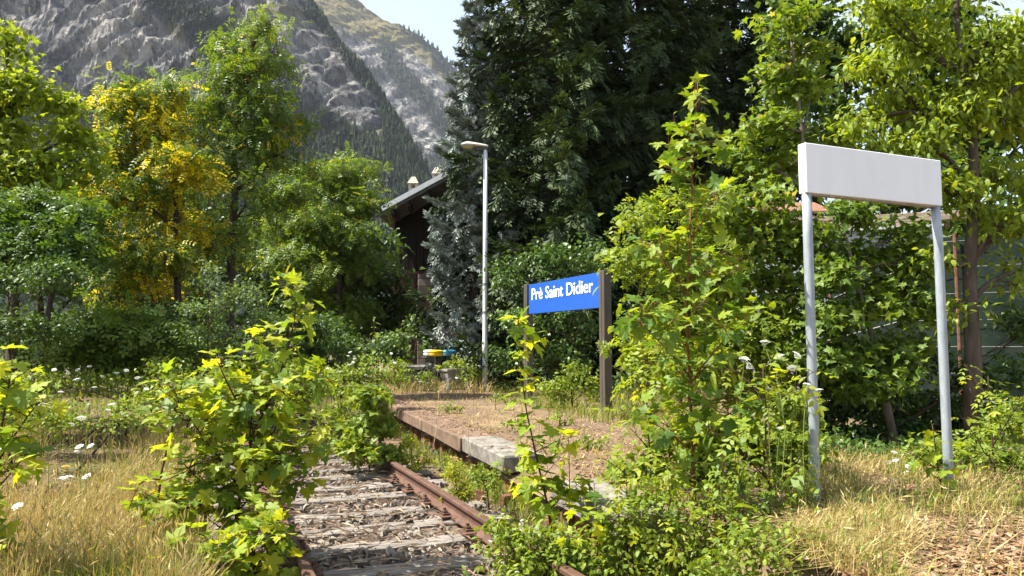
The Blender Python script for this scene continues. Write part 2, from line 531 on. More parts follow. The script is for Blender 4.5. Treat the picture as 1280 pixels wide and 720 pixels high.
def tube(pts, rad, n=6, cap=True):
    pts = np.asarray(pts, float)
    rad = np.broadcast_to(np.asarray(rad, float), (len(pts),))
    T = np.gradient(pts, axis=0)
    T /= np.linalg.norm(T, axis=1, keepdims=True) + 1e-9
    ref = np.where(np.abs(T[:, 2:3]) > 0.9, np.array([[1.0, 0, 0]]), np.array([[0, 0, 1.0]]))
    if np.abs(T[0, 2]) > 0.7:
        ref = np.tile([[1.0, 0, 0]], (len(pts), 1))
    else:
        ref = np.tile([[0, 0, 1.0]], (len(pts), 1))
    U = np.cross(T, ref); U /= np.linalg.norm(U, axis=1, keepdims=True) + 1e-9
    W = np.cross(U, T)
    a = np.arange(n) * 2 * np.pi / n
    V = pts[:, None] + rad[:, None, None] * (U[:, None] * np.cos(a)[None, :, None] + W[:, None] * np.sin(a)[None, :, None])
    V = V.reshape(-1, 3)
    i = np.arange(len(pts) - 1)[:, None] * n; j = np.arange(n)[None]; j2 = (j + 1) % n
    q = np.stack([i + j, i + j2, i + n + j2, i + n + j], -1).reshape(-1, 4)
    Fc = np.concatenate([q[:, [0, 1, 2]], q[:, [0, 2, 3]]])
    if cap and n > 2:
        e = (len(pts) - 1) * n
        c1 = [[e, e + k, e + k + 1] for k in range(1, n - 1)]
        c0 = [[0, k + 1, k] for k in range(1, n - 1)]
        Fc = np.concatenate([Fc, c1, c0])
    return V, Fc

def lathe(prof, n=16, c=(0, 0, 0)):
    prof = np.asarray(prof, float)
    a = np.arange(n) * 2 * np.pi / n
    V = np.stack([prof[:, 0:1] * np.cos(a), prof[:, 0:1] * np.sin(a), np.repeat(prof[:, 1:2], n, 1)], -1).reshape(-1, 3) + np.asarray(c)
    i = np.arange(len(prof) - 1)[:, None] * n; j = np.arange(n)[None]; j2 = (j + 1) % n
    return V, np.stack([i + j, i + j2, i + n + j2, i + n + j], -1).reshape(-1, 4)

def nrm(v):
    return v / (np.linalg.norm(v, axis=-1, keepdims=True) + 1e-9)

def bases(axis, up):
    """(N,3,3) with columns x (width), y (axis), z (normal)"""
    y = nrm(axis); x = nrm(np.cross(y, up)); z = np.cross(x, y)
    return np.stack([x, y, z], -1)

def stamp(T, Mx, L):
    TV, TF = T
    V = (np.einsum('nij,vj->nvi', Mx, TV) + L[:, None]).reshape(-1, 3)
    Fc = (TF[None] + (np.arange(len(L)) * len(TV))[:, None, None]).reshape(-1, TF.shape[1])
    return V, Fc

# ------------------------------------------------------------------ leaf templates (along +y, normal +z, unit length)
def t_maple(seed=0, cup=0.14, droop=0.22, lo=False):
    r = np.random.default_rng(seed)
    half = [(0.0, 0.04), (0.20, -0.07), (0.40, 0.00), (0.33, 0.15), (0.52, 0.22), (0.63, 0.47), (0.42, 0.46), (0.24, 0.47), (0.31, 0.70), (0.14, 0.77), (0.0, 1.0)]
    if lo:
        half = [(0.0, 0.04), (0.40, -0.03), (0.30, 0.17), (0.63, 0.46), (0.24, 0.48), (0.0, 1.0)]
    pts = [(0, 0.36)] + half + [(-x, y) for x, y in half[1:-1]]
    V = np.array([(x, y, 0) for x, y in pts], float)
    V[1:, :2] *= 1 + r.normal(0, 0.05, (len(V) - 1, 1))
    V[:, 2] = cup * np.abs(V[:, 0]) - droop * V[:, 1] ** 2 + r.normal(0, 0.025, len(V)) + 0.05
    n = len(half)
    Fc = [[0, i, i + 1] for i in range(1, n)]
    L = [n] + [len(pts) - 1 - k for k in range(n - 2)] + [1]
    left = [1] + list(range(n + 1, len(pts))) + [n]
    Fc += [[0, left[i + 1], left[i]] for i in range(len(left) - 1)]
    return V, np.array(Fc)

def t_oval(w=0.5, cup=0.12, droop=0.15):
    V = np.array([[0, 0, 0], [w * 0.46, 0.34, cup * w], [w * 0.36, 0.70, cup * w - droop * 0.5], [0, 1, -droop], [-w * 0.40, 0.66, cup * w - droop * 0.4], [-w * 0.44, 0.30, cup * w]])
    return V, np.array([[0, 1, 5], [1, 2, 4], [1, 4, 5], [2, 3, 4]])

def t_diamond(w=0.5, droop=0.1):
    V = np.array([[0, 0, 0], [w * 0.5, 0.45, 0.06], [0, 1, -droop], [-w * 0.5, 0.45, 0.06]])
    return V, np.array([[0, 1, 2], [0, 2, 3]])

def t_pinnate(pairs=5, ll=0.30, lw=0.13, droop=0.25, seed=0, spread=65, hexa=False):
    r = np.random.default_rng(seed)
    V, Fc = [], []
    def leaflet(p, ang, l):
        a = R(ang)
        d = np.array([math.sin(a), math.cos(a), -0.25 + r.normal(0, 0.12)]); d /= np.linalg.norm(d)
        s = np.array([math.cos(a), -math.sin(a), r.normal(0, 0.25)])
        b = len(V)
        if hexa:
            V.extend([p, p + d * l * 0.35 + s * lw * 0.5, p + d * l * 0.7 + s * lw * 0.38, p + d * l, p + d * l * 0.7 - s * lw * 0.38, p + d * l * 0.35 - s * lw * 0.5])
            Fc.extend([[b, b + 1, b + 5], [b + 1, b + 2, b + 4], [b + 1, b + 4, b + 5], [b + 2, b + 3, b + 4]])
        else:
            V.extend([p, p + d * l * 0.5 + s * lw * 0.5, p + d * l, p + d * l * 0.5 - s * lw * 0.5])
            Fc.extend([[b, b + 1, b + 2], [b, b + 2, b + 3]])
    for k in range(pairs):
        y = 0.18 + 0.72 * k / max(1, pairs - 1)
        p = np.array([0, y, -droop * y * y])
        for s in (-1, 1):
            leaflet(p, s * (spread + r.normal(0, 8)), ll * (1 - 0.25 * abs(k / pairs - 0.4)))
    leaflet(np.array([0, 0.92, -droop * 0.85]), r.normal(0, 5), ll)
    return np.array(V), np.array(Fc)

def t_sprig(seed=0, rad=0.05, nl=6):
    """needle covered twig: a spindle axis with flat side brushes"""
    r = np.random.default_rng(seed)
    V, Fc = [], []
    def spindle(a, b, w):
        a, b = np.array(a), np.array(b)
        t = (b - a) / np.linalg.norm(b - a)
        u = np.cross(t, [0.2, 0.1, 1]); u /= np.linalg.norm(u); v = np.cross(t, u)
        m = a + (b - a) * 0.55
        k = len(V)
        V.append(a)
        for q in range(3):
            an = q * 2.094 + 0.5
            V.append(m + w * (u * math.cos(an) + v * math.sin(an)))
        V.append(b)
        for q in range(3):
            Fc.append([k, k + 1 + (q + 1) % 3, k + 1 + q]); Fc.append([k + 4, k + 1 + q, k + 1 + (q + 1) % 3])
    def brush(a, b, w, tw):
        a, b = np.array(a), np.array(b)
        t = (b - a) / np.linalg.norm(b - a)
        u = np.cross(t, [0, 0, 1.0]); u /= np.linalg.norm(u); v = np.cross(t, u)
        u = u * math.cos(tw) + v * math.sin(tw)
        m = a + (b - a) * 0.6; k = len(V)
        V.extend([a, m + u * w, b, m - u * w])
        Fc.extend([[k, k + 1, k + 2], [k, k + 2, k + 3]])
    brush((0, 0, 0), (0, 1, 0.02), rad * 1.1, 0.0); brush((0, 0, 0), (0, 1, 0.03), rad * 1.1, 1.57)
    for i in range(nl):
        y = 0.08 + 0.66 * i / nl
        sd_ = 1 if i % 2 else -1
        l = (0.55 - 0.32 * y) * r.uniform(0.8, 1.25)
        brush((0, y, 0), (sd_ * l * 0.72, y + l * 0.66, r.normal(-0.03, 0.08)), rad * 1.05, r.normal(0, 0.6))
    return np.array(V), np.array(Fc)

MAPLES = [t_maple(1), t_maple(2, 0.05, 0.32), t_maple(3, 0.22, 0.12), t_maple(4, -0.05, 0.28)]
MAPLES_LO = [t_maple(5, lo=True), t_maple(6, 0.05, 0.32, True), t_maple(7, 0.2, 0.12, True)]
OVAL = t_oval(0.55)
OVALN = t_oval(0.42, 0.1, 0.25)
DIA = t_diamond(0.6)
LOCUST = [t_pinnate(4, 0.33, 0.17, 0.25, 1), t_pinnate(4, 0.31, 0.16, 0.4, 2)]
ASH = [t_pinnate(3, 0.42, 0.17, 0.3, 3, 58, True), t_pinnate(4, 0.36, 0.15, 0.35, 4, 60, True)]
SPRIG = [t_sprig(1, 0.065), t_sprig(2, 0.065, 5), t_sprig(3, 0.075, 5)]

def leafcloud(mb, r, L, axis, up, size, temps, rnd=None, tint=None):
    """stamp a template at points L"""
    n = len(L)
    size = np.broadcast_to(np.asarray(size, float), (n,)) * r.uniform(0.7, 1.2, n)
    Mx = bases(axis, up) * size[:, None, None]
    rnd = r.random(n) if rnd is None else rnd
    tint = np.zeros(n) if tint is None else tint
    pick = r.integers(0, len(temps), n)
    for k, T in enumerate(temps):
        s = pick == k
        if s.any():
            V, Fc = stamp(T, Mx[s], L[s])
            mb.add(V, Fc, np.repeat(rnd[s], len(T[1])), np.repeat(tint[s], len(T[1])))

def curve(a, b, n=6, bend=0.1, r=None, sag=0.0):
    a, b = np.asarray(a, float), np.asarray(b, float)
    t = np.linspace(0, 1, n)[:, None]
    L = np.linalg.norm(b - a)
    off = (r.normal(0, 1, 3) if r is not None else np.zeros(3)) * bend * L
    return a + (b - a) * t + off * (t * (1 - t) * 4) * 0.5 + np.array([0, 0, sag * L]) * (t * (1 - t) * 4)

# ------------------------------------------------------------------ generic broadleaf tree: lobes given as (px, py, rx, ry [, dz]) in photo pixels at distance d
def lobe_tree(name, label, cat, base, lobes, d, leaf, size, n_leaf, mat, barkm, seed, trunk=None, r0=0.08, sub=5,
              per=14, spread=0.16, droop=0.35, upw=0.8, flat=0.55, tintf=None, group=None, thick=1.0, twig=0.008, fill=0.55, pods=0):
    r = np.random.default_rng(seed)
    root = thing(name, base, label, cat, group)
    base = np.asarray(base, float)
    big = []
    for lb in lobes:
        c = P(lb[0], lb[1], d + (lb[4] if len(lb) > 4 else r.uniform(-0.5, 0.5) * lb[2] / F * d))
        big.append((c, lb[2] / F * d, lb[3] / F * d))
    tb = MB()
    if trunk is None:
        top = max(big, key=lambda b: b[0][2])[0]
        trunk = curve(base, top, 8, 0.06, r)
    trunk = np.asarray(trunk, float)
    tb.add(*tube(trunk, np.linspace(r0, r0 * 0.3, len(trunk)), 8))
    # sub lobes
    subs, wts = [], []
    for c, rx, rz in big:
        ry = (rx + rz) * 0.5 * thick
        # limb from trunk
        zi = np.clip(c[2] - rz * 0.8 - 0.25 * abs(c[0] - base[0]), base[2] + 0.15 * (trunk[-1][2] - base[2]), trunk[-1][2])
        k = int(np.argmin(np.abs(trunk[:, 2] - zi)))
        limb = curve(trunk[k], c, 6, 0.12, r, 0.05)
        tb.add(*tube(limb, np.linspace(r0 * 0.42, r0 * 0.14, 6), 5))
        for q in range(sub):
            u = nrm(r.normal(0, 1, 3)) * r.random() ** 0.4 * 0.72
            sc = c + u * [rx, ry, rz]
            sr = r.uniform(0.3, 0.62)
            subs.append((sc, rx * sr, ry * sr, max(rz, rx * 0.5) * sr * flat))
            wts.append(rx * rz)
            tb.add(*tube(curve(limb[r.integers(2, 6)], sc, 5, 0.15, r), np.linspace(r0 * 0.15, twig, 5), 4))
    wts = np.array(wts) / sum(wts)
    nc = max(1, n_leaf // per)
    pick = r.choice(len(subs), nc, p=wts)
    SC = np.array([s[0] for s in subs]); SR = np.array([s[1:] for s in subs])
    dirs = nrm(r.normal(0, 1, (nc, 3)))
    rad = r.random(nc) ** fill * 1.05
    rad = np.where(r.random(nc) < 0.13, rad * r.uniform(1.1, 1.5, nc), rad)
    cl = SC[pick] + dirs * rad[:, None] * SR[pick]
    # twigs to part of the clusters
    for i in r.choice(nc, min(nc, 90), replace=False):
        tb.add(*tube(curve(SC[pick[i]], cl[i], 3, 0.1, r), np.linspace(twig, twig * 0.5, 3), 3, cap=False))
    tb.build('trunk', barkm, root, smooth=True)
    idx = np.repeat(np.arange(nc), per)
    n = len(idx)
    L = cl[idx] + r.normal(0, 1, (n, 3)) * spread * np.array([1, 1, 0.6])
    out = nrm(cl - SC[pick])[idx]
    cdir = nrm(r.normal(0, 1, (nc, 3)))[idx]
    ax = nrm(out * 0.6 + cdir * 0.5 + r.normal(0, 0.55, (n, 3)) + np.array([0, 0, -droop]))
    up = nrm(np.array([0, 0, upw]) + out * 0.35 + r.normal(0, 0.35, (n, 3)))
    crnd = r.random(nc)
    rnd = np.clip(0.55 * crnd[idx] + 0.45 * r.random(n), 0, 1)
    tint = tintf(L, cl[idx], crnd[idx], r) if tintf else None
    mb = MB()
    leafcloud(mb, r, L, ax, up, size, leaf, rnd, tint)
    cr = mb.build('crown', mat, root)
    if pods:
        pm = MB()
        ci = np.repeat(r.choice(nc, pods // 8), 8)
        PL = cl[ci] + r.normal(0, 0.09, (len(ci), 3)) - [0, 0, 0.06]
        leafcloud(pm, r, PL, nrm(r.normal(0, 0.25, (len(ci), 3)) + [0, 0, -1.0]), nrm(r.normal(0, 1, (len(ci), 3))), 0.11, [t_diamond(0.22, 0.05)])
        tag(pm.build('seed_pods', M['pods'], root), kind='stuff')
    return root

# ------------------------------------------------------------------ sapling with leaves as single objects
def leaf_meshes(name, temps, mat):
    return [mesh_data(name, T[0], T[1], mat) for T in temps]
MAPLE_ME = leaf_meshes('maple_leaf', MAPLES, M['maple'])
M['maple_green'] = leaf_mat('green_maple_leaf', g3((0.075, 0.15, 0.022), (0.14, 0.225, 0.024), (0.25, 0.32, 0.03)), 0.48, per_obj=True)
MAPLE_GREEN_ME = leaf_meshes('maple_leaf', MAPLES, M['maple_green'])
M['ash_obj'] = leaf_mat('ash_leaf', g3((0.14, 0.205, 0.022), (0.23, 0.30, 0.025), (0.34, 0.37, 0.03)), 0.52, per_obj=True)
ASH_ME = leaf_meshes('ash_leaf', ASH, M['ash_obj'])
M['green_obj'] = leaf_mat('oval_leaf', g3((0.10, 0.165, 0.02), (0.16, 0.235, 0.025), (0.25, 0.30, 0.03)), 0.42, per_obj=True)
OVAL_ME = leaf_meshes('oval_leaf', [OVAL, OVALN], M['green_obj'])

def sapling(name, label, cat, stems, seed, size, spacing, meshes, stemm, petiole=0.09, shoots=0.0, group=None, tilt=-0.18, maxobj=300, t0=0.15, whorl=2, sizetop=0.6, bulk=None, bulkT=None):
    """stems: list of (points, r0, r1, t0); leaf pairs along each stem"""
    r = np.random.default_rng(seed)
    base = np.asarray(stems[0][0][0], float)
    root = thing(name, base, label, cat, group)
    sb = MB()
    leaves = []
    extra = []
    for (pts, r0, r1, ts) in stems:
        pts = np.asarray(pts, float)
        Ls = np.linalg.norm(np.diff(pts, axis=0), axis=1).sum()
        for q in range(int(Ls * shoots)):
            f = r.uniform(max(ts, 0.12), 0.95)
            k = f * (len(pts) - 1); i = min(int(k), len(pts) - 2)
            p = pts[i] + (pts[i + 1] - pts[i]) * (k - i)
            a = r.uniform(0, 6.28); ln = r.uniform(0.16, 0.34) * (1.1 - 0.5 * f)
            dv = np.array([math.cos(a), math.sin(a), r.uniform(0.1, 0.7)])
            extra.append((np.array([p, p + dv * ln * 0.5 + [0, 0, 0.01], p + dv * ln]), 0.0035, 0.002, 0.35))
    stems = list(stems) + extra
    for si, (pts, r0, r1, ts) in enumerate(stems):
        pts = np.asarray(pts, float)
        # smooth resample
        seg = np.linalg.norm(np.diff(pts, axis=0), axis=1); s = np.concatenate([[0], np.cumsum(seg)])
        L = s[-1]
        q = np.linspace(0, L, max(5, int(L / 0.12)))
        sm = np.stack([np.interp(q, s, pts[:, k]) for k in range(3)], -1)
        for _ in range(2):
            sm[1:-1] = 0.25 * sm[:-2] + 0.5 * sm[1:-1] + 0.25 * sm[2:]
        sm[1:-1] += r.normal(0, 0.004, sm[1:-1].shape)
        sb.add(*tube(sm, np.linspace(r0, r1, len(sm)), 6))
        tan = nrm(np.gradient(sm, axis=0))
        x = ts * L
        ang = r.uniform(0, 6.28)
        while x <= L + 1e-6:
            f = x / L
            p = np.array([np.interp(x, q, sm[:, k]) for k in range(3)])
            t = np.array([np.interp(x, q, tan[:, k]) for k in range(3)]); t /= np.linalg.norm(t)
            u = np.cross(t, [0.31, 0.95, 0.1]); u /= np.linalg.norm(u); v = np.cross(t, u)
            taper = 1.0 - (1 - sizetop) * f ** 2
            for w in range(whorl):
                if r.random() < 0.08:
                    continue
                a = ang + w * 2 * math.pi / whorl + r.normal(0, 0.35)
                o = u * math.cos(a) + v * math.sin(a)
                pl = petiole * taper * r.uniform(0.5, 1.3)
                pd = nrm(o * 0.85 + t * 0.35 + np.array([0, 0, 0.15]) + r.normal(0, 0.12, 3))
                e = p + pd * pl
                sb.add(*tube(np.array([p, p + pd * pl * 0.5 + [0, 0, 0.01], e]), [0.0022, 0.0018, 0.0014], 3, cap=False))
                ax = nrm(o + np.array([0, 0, tilt + r.normal(0, 0.22)]) + r.normal(0, 0.2, 3))
                up = nrm(np.array([0, 0, 1.0]) + o * 0.1 + r.normal(0, 0.2, 3))
                leaves.append((e, ax, up, size * taper * r.uniform(0.45, 1.2)))
            ang += math.pi / 2 + r.normal(0, 0.2)
            x += spacing * (1.1 - 0.5 * f) * r.uniform(0.75, 1.25)
    sb.build('stem', stemm, root, smooth=True)
    # nearest / largest become leaf parts of their own
    leaves.sort(key=lambda q: -(q[3] / max(0.5, q[0][1])))
    for e, ax, up, sz in leaves[:maxobj]:
        B = bases(ax[None], up[None])[0] * sz
        link_obj('leaf', meshes[r.integers(0, len(meshes))], e, parent=root, mat3=B)
    rest = leaves[maxobj:]
    if rest and bulk is not None:
        mb = MB()
        leafcloud(mb, r, np.array([q[0] for q in rest]), np.array([q[1] for q in rest]), np.array([q[2] for q in rest]), np.array([q[3] for q in rest]), bulkT)
        tag(mb.build('small_foliage', bulk, root), kind='stuff')
    return root

# ================================================================== SETTING
# track frame
T_DIR = np.array([-0.388, 0.922, 0]); T_DIR /= np.linalg.norm(T_DIR)      # along the rails, away from the camera
T_PERP = np.array([T_DIR[1], -T_DIR[0], 0])                                 # to the right
RAIL_Z = 0.15
rp = G(564, 621, RAIL_Z)                                                    # point on right rail head
TC = np.array([rp[0], rp[1], 0]) - T_PERP * 0.75                            # track centre point
PZ = 0.40                                                                   # platform height
E_DIR = np.array([-0.325, 0.946, 0]); E_DIR /= np.linalg.norm(E_DIR)        # platform edge direction
E_PERP = np.array([E_DIR[1], -E_DIR[0], 0])
EP = G(577, 548, PZ); EP[2] = 0                                             # corner on the platform edge

def edge_dist(x, y):
    return (x - EP[0]) * E_PERP[0] + (y - EP[1]) * E_PERP[1]

def ground_z(x, y):
    z = (fbm(x * 0.7, y * 0.7, 4, 3) - 0.5) * 0.10
    tr = np.abs((x - TC[0]) * T_PERP[0] + (y - TC[1]) * T_PERP[1])
    z = z * np.clip((tr - 1.2) / 1.2, 0.05, 1) - 0.075 + 0.10 * np.clip((tr - 1.6) / 2.5, 0, 1)
    far = np.clip((np.hypot(x, y) - 60) / 300, 0, 1)
    return z * (1 - far) - 6 * far

def plat_z(x, y):
    e = edge_dist(x, y)
    return PZ - 0.012 + (fbm(x * 0.9, y * 0.9, 4, 9) - 0.5) * 0.05 * np.clip(e / 0.8, 0.1, 1) + 0.15 * np.clip((e - 3.0) / 5.0, 0, 1)

def grid_faces(nx, ny):
    i = np.arange(nx - 1)[:, None]; j = np.arange(ny - 1)[None]
    a = i * ny + j
    return np.stack([a, a + ny, a + ny + 1, a + 1], -1).reshape(-1, 4)

def spaced(lims, n):
    s = np.linspace(-1, 1, n)
    s = np.sign(s) * np.abs(s) ** 3
    return np.where(s < 0, -s * lims[0], s * lims[1])

gx = spaced((-4500, 4500), 90); gx = np.unique(np.concatenate([gx, np.linspace(-12, 6, 90)]))
gy = np.unique(np.concatenate([spaced((-3000, 5000), 80), np.linspace(1, 24, 100)]))
X, Y = np.meshgrid(gx, gy, indexing='ij')
Z = ground_z(X, Y)
gob = mesh_obj('ground', np.stack([X, Y, Z], -1).reshape(-1, 3), grid_faces(len(gx), len(gy)), M['ground'], smooth=True)
tag(gob, 'dry meadow earth running to the foot of the mountains', 'ground', kind='structure')

# ballast bed sheet a little above the ground
s_ = np.linspace(-6, 16, 120); w_ = np.linspace(-1.75, 1.45, 22)
S, W = np.meshgrid(s_, w_, indexing='ij')
bx = TC[0] + T_DIR[0] * S + T_PERP[0] * W
by = TC[1] + T_DIR[1] * S + T_PERP[1] * W
bz = -0.062 + (fbm(bx * 3, by * 3, 4, 5) - 0.5) * 0.05 - 0.10 * np.clip((np.abs(W + 0.15) - 1.3) / 0.3, 0, 1)
bed = mesh_obj('track_bed', np.stack([bx, by, bz], -1).reshape(-1, 3), grid_faces(120, 22), M['track'], smooth=True)
tag(bed, 'bed of old ballast and fines under the rails', 'track bed', kind='structure')

# platform: top sheet
s_ = np.concatenate([np.linspace(-9, 14, 170), np.linspace(14.4, 24, 24)]); w_ = np.concatenate([np.linspace(0.06, 6, 66), np.linspace(6.3, 20, 22)])
S, W = np.meshgrid(s_, w_, indexing='ij')
px_ = EP[0] + E_DIR[0] * S + E_PERP[0] * W
py_ = EP[1] + E_DIR[1] * S + E_PERP[1] * W
plat = mesh_obj('platform', np.stack([px_, py_, plat_z(px_, py_) - 0.09 * np.clip((0.50 - W) / 0.12, 0, 1) - 0.12 * np.clip((0.28 - W) / 0.2, 0, 1) - 0.42 * np.clip((0.75 - W) / 0.7, 0, 1) ** 1.3 * np.clip((-3.9 - S) / 0.5, 0, 1)], -1).reshape(-1, 3), grid_faces(len(s_), len(w_)), M['platform'], smooth=True)
tag(plat, 'disused low station platform covered in brown earth', 'platform', kind='structure')

# kerb stones along the platform edge, some missing or sunk
r = np.random.default_rng(21)
AX = np.stack([E_DIR, -E_PERP, np.array([0, 0, 1.0])])

def chip(V, r, a):
    return V + r.normal(0, a, V.shape)
stones = []
s = 0.031
while s < 13:
    if s < -4.2 or s > 0.03:
        ln = r.uniform(0.9, 1.25); stones.append((s, ln - 0.02, 'kerb_brown', 0.0)); s += ln
    else:
        s = 0.031
stones += [(-1.62, 1.60, 'kerb', 0.012), (-4.20, 1.30, 'kerb', -0.02)]
for s0, ln, mt, dz in stones:
    c = EP + E_DIR * (s0 + ln / 2) + E_PERP * (0.21 + r.normal(0, 0.008)); c[2] = PZ - 0.08 + dz
    tilt = r.normal(0, 0.012)
    A = AX.copy(); A[2] = [E_PERP[0] * tilt, E_PERP[1] * tilt, 1]
    V, Fq = box(c, (ln / 2, 0.215, 0.085), A, 0.012)
    mesh_obj('kerb_stone', chip(V, r, 0.004), Fq, M[mt], plat)
# footing of mortar behind the bricks, then single bricks
V, Fq = box(EP + E_DIR * 4.5 + E_PERP * 0.34 + [0, 0, 0.06], (8.6, 0.16, 0.165), AX)
mesh_obj('footing', V, Fq, M['mortar'], plat)
bm_ = mesh_data('brick', *box((0, 0, 0), (0.055, 0.05, 0.115), None, 0.008), M['brick'])
nb = 0
for s0 in np.arange(-4.4, 6.5, 0.122):
    if r.random() < 0.62 or nb > 250:
        continue
    c = EP + E_DIR * (s0 + r.normal(0, 0.006)) + E_PERP * (0.155 + r.normal(0, 0.012)); c[2] = 0.105 + r.normal(0, 0.012)
    link_obj('brick', bm_, c, (r.normal(0, 0.05), r.normal(0, 0.06), math.atan2(E_DIR[1], E_DIR[0]) + r.normal(0, 0.05)), (1, 1, r.uniform(0.8, 1.05)), plat)
    nb += 1
# fallen brick rubble at the broken stretch
for k in range(9):
    c = EP + E_DIR * r.uniform(-4.3, 1.5) + E_PERP * r.uniform(-0.25, 0.1); c[2] = 0.0 + r.uniform(0, 0.05)
    link_obj('brick', bm_, c, tuple(r.uniform(0, 3, 3)), (r.uniform(0.6, 1), r.uniform(0.5, 0.9), r.uniform(0.3, 0.8)), plat)

# ------------------------------------------------------------------ mountains
def interp_line(px, pts):
    a = np.array(pts, float)
    return np.interp(px, a[:, 0], a[:, 1])

def band(px, py, pts, w):
    """soft distance to a polyline in view angles"""
    d = np.full(px.shape, 1e9)
    for (x0, y0), (x1, y1) in zip(pts[:-1], pts[1:]):
        vx, vy = x1 - x0, y1 - y0
        t = np.clip(((px - x0) * vx + (py - y0) * vy) / (vx * vx + vy * vy), 0, 1)
        d = np.minimum(d, np.hypot(px - x0 - t * vx, py - y0 - t * vy))
    return np.clip(1.5 - d / w, 0, 1)

def make_mountain(name, label, u0, u1, nu, nt, yb, yc, crest, prof, amp, seed, mat, maskf, tmax=1.25):
    U = np.linspace(u0, u1, nu); Tt = np.linspace(0, tmax, nt)
    UU, TT = np.meshgrid(U, Tt, indexing='ij')
    px = 640 + UU * F
    ycr = interp_line(px, yc)
    yy = yb + (ycr - yb) * TT
    crestz = CZ + (430 - interp_line(px, crest)) / F * ycr
    g = np.interp(TT, [p[0] for p in prof], [p[1] for p in prof])
    xx = UU * yy
    zz = crestz * g
    rot = 0.62
    sc_ = amp / 26.0
    wx = (fbm(xx / 60 / sc_, zz / 60 / sc_, 3, seed + 40) - 0.5) * 40 * sc_
    xr = (xx + wx) * math.cos(rot) - (zz + wx) * math.sin(rot)
    yr = (xx + wx) * math.sin(rot) + (zz + wx) * math.cos(rot)
    n1 = ridged(xr / 120 / sc_, yr / 210 / sc_ + yy / 300, 4, seed) - 0.6
    n2 = fbm(xx / 170 / sc_, yy / 170 / sc_, 5, seed + 5) - 0.5
    n3 = ridged(xr / 17 / sc_, yr / 62 / sc_, 4, seed + 11) - 0.6
    n4 = fbm(xx / 9 / sc_, zz / 11 / sc_, 3, seed + 19) - 0.5
    fade = np.clip(TT / 0.15, 0, 1)
    push = (n1 * 1.7 + n3 * 0.75 + n4 * 0.16) * amp
    yy2 = yy - push * fade
    zz2 = zz + (n1 * 0.45 + n2 * 1.1 + n3 * 0.2 + n4 * 0.1) * amp * fade * np.clip(1.3 - TT * 0.8, 0.25, 1) - 4
    xx2 = xx + n2 * amp * 0.6 + n4 * amp * 0.1
    V = np.stack([xx2, yy2, zz2], -1).reshape(-1, 3)
    ppx, ppy = proj(V)
    fo, gr = maskf(ppx, ppy, V)
    o = mesh_obj(name, V, grid_faces(nu, nt), mat, smooth=False)
    for nm, arr in (('forest', fo), ('grass', gr)):
        a = o.data.attributes.new(nm, 'FLOAT', 'POINT')
        a.data.foreach_set('value', np.ascontiguousarray(arr, dtype=np.float32))
    tag(o, label, 'mountain', kind='structure')
    return V, fo, ppx, ppy

def near_mask(px, py, V):
    n = fbm(V[:, 0] / 40, V[:, 2] / 40, 4, 31) - 0.5
    px2 = px + n * 40; py2 = py + n * 30
    low = np.clip((py2 - interp_line(px2, [(-400, 60), (0, 105), (80, 110), (150, 125), (230, 122), (290, 125), (350, 145), (400, 125), (440, 150), (480, 178), (520, 165), (560, 170)])) / 10, 0, 1)
    b1 = band(px2, py2, [(165, -80), (215, 0), (262, 40), (300, 68), (350, 125)], 26)
    b2 = band(px2, py2, [(375, -60), (400, 12), (440, 62), (470, 100), (498, 150), (530, 200)], 15)
    b3 = band(px2, py2, [(-60, -40), (-20, 40)], 30)
    b4 = band(px2, py2, [(330, 60), (355, 90), (365, 130)], 16)
    fo = np.clip(np.maximum.reduce([low, b1, b2, b3, b4]), 0, 1)
    gr = np.clip((n - 0.18) * 6, 0, 0.5)
    return fo, gr

def far_mask(px, py, V):
    n = fbm(V[:, 0] / 70, V[:, 2] / 70, 4, 41) - 0.5
    px2 = px + n * 30; py2 = py + n * 30
    gl = interp_line(px2, [(380, 25), (430, 40), (480, 60), (510, 62), (540, 85), (570, 110)])
    gr = np.clip((gl - py2) / 8 + 0.5, 0, 1)
    b1 = band(px2, py2, [(470, 0), (505, 22), (535, 48), (560, 80), (590, 125), (640, 200)], 12)
    b2 = band(px2, py2, [(480, 62), (500, 95), (530, 120), (550, 150), (570, 175)], 11)
    b3 = band(px2, py2, [(455, 110), (480, 150), (510, 190), (540, 230)], 14)
    low = np.clip((py2 - interp_line(px2, [(300, 130), (480, 190), (530, 200), (560, 175), (640, 220), (800, 320)])) / 10, 0, 1)
    sp = np.clip((n - 0.16) * 9, 0, 1)
    fo = np.clip(np.maximum.reduce([b1, b2, b3, low, sp * (1 - gr)]), 0, 1)
    return fo, gr

far = make_mountain('mountain', 'far rocky mountainside with yellow pasture near its top', -0.62, 0.95, 250, 190, 1250,
    [(-2000, 2100), (2000, 2100)],
    [(-400, -300), (200, -190), (300, -130), (380, -75), (455, -8), (490, 15), (517, 31), (545, 51), (561, 67), (600, 108), (700, 200), (900, 320), (1500, 400)],
    [(0, 0), (0.3, 0.24), (0.5, 0.47), (0.75, 0.74), (1.0, 1.0), (1.25, 0.7)], 40, 3, M['mount_far'], far_mask)
near = make_mountain('mountain', 'near grey rock cliffs with dark forest bands on the left', -0.95, 0.08, 420, 310, 480,
    [(-2000, 900), (300, 950), (400, 900), (500, 800), (560, 740), (900, 640)],
    [(-600, -420), (0, -300), (200, -200), (320, -110), (380, -20), (400, 12), (440, 58), (464, 90), (497, 140), (520, 185), (545, 240), (600, 330), (700, 400), (900, 425)],
    [(0, 0), (0.22, 0.10), (0.42, 0.30), (0.56, 0.62), (0.72, 0.80), (0.85, 0.93), (1.0, 1.0), (1.25, 0.75)], 26, 13, M['mount_near'], near_mask)

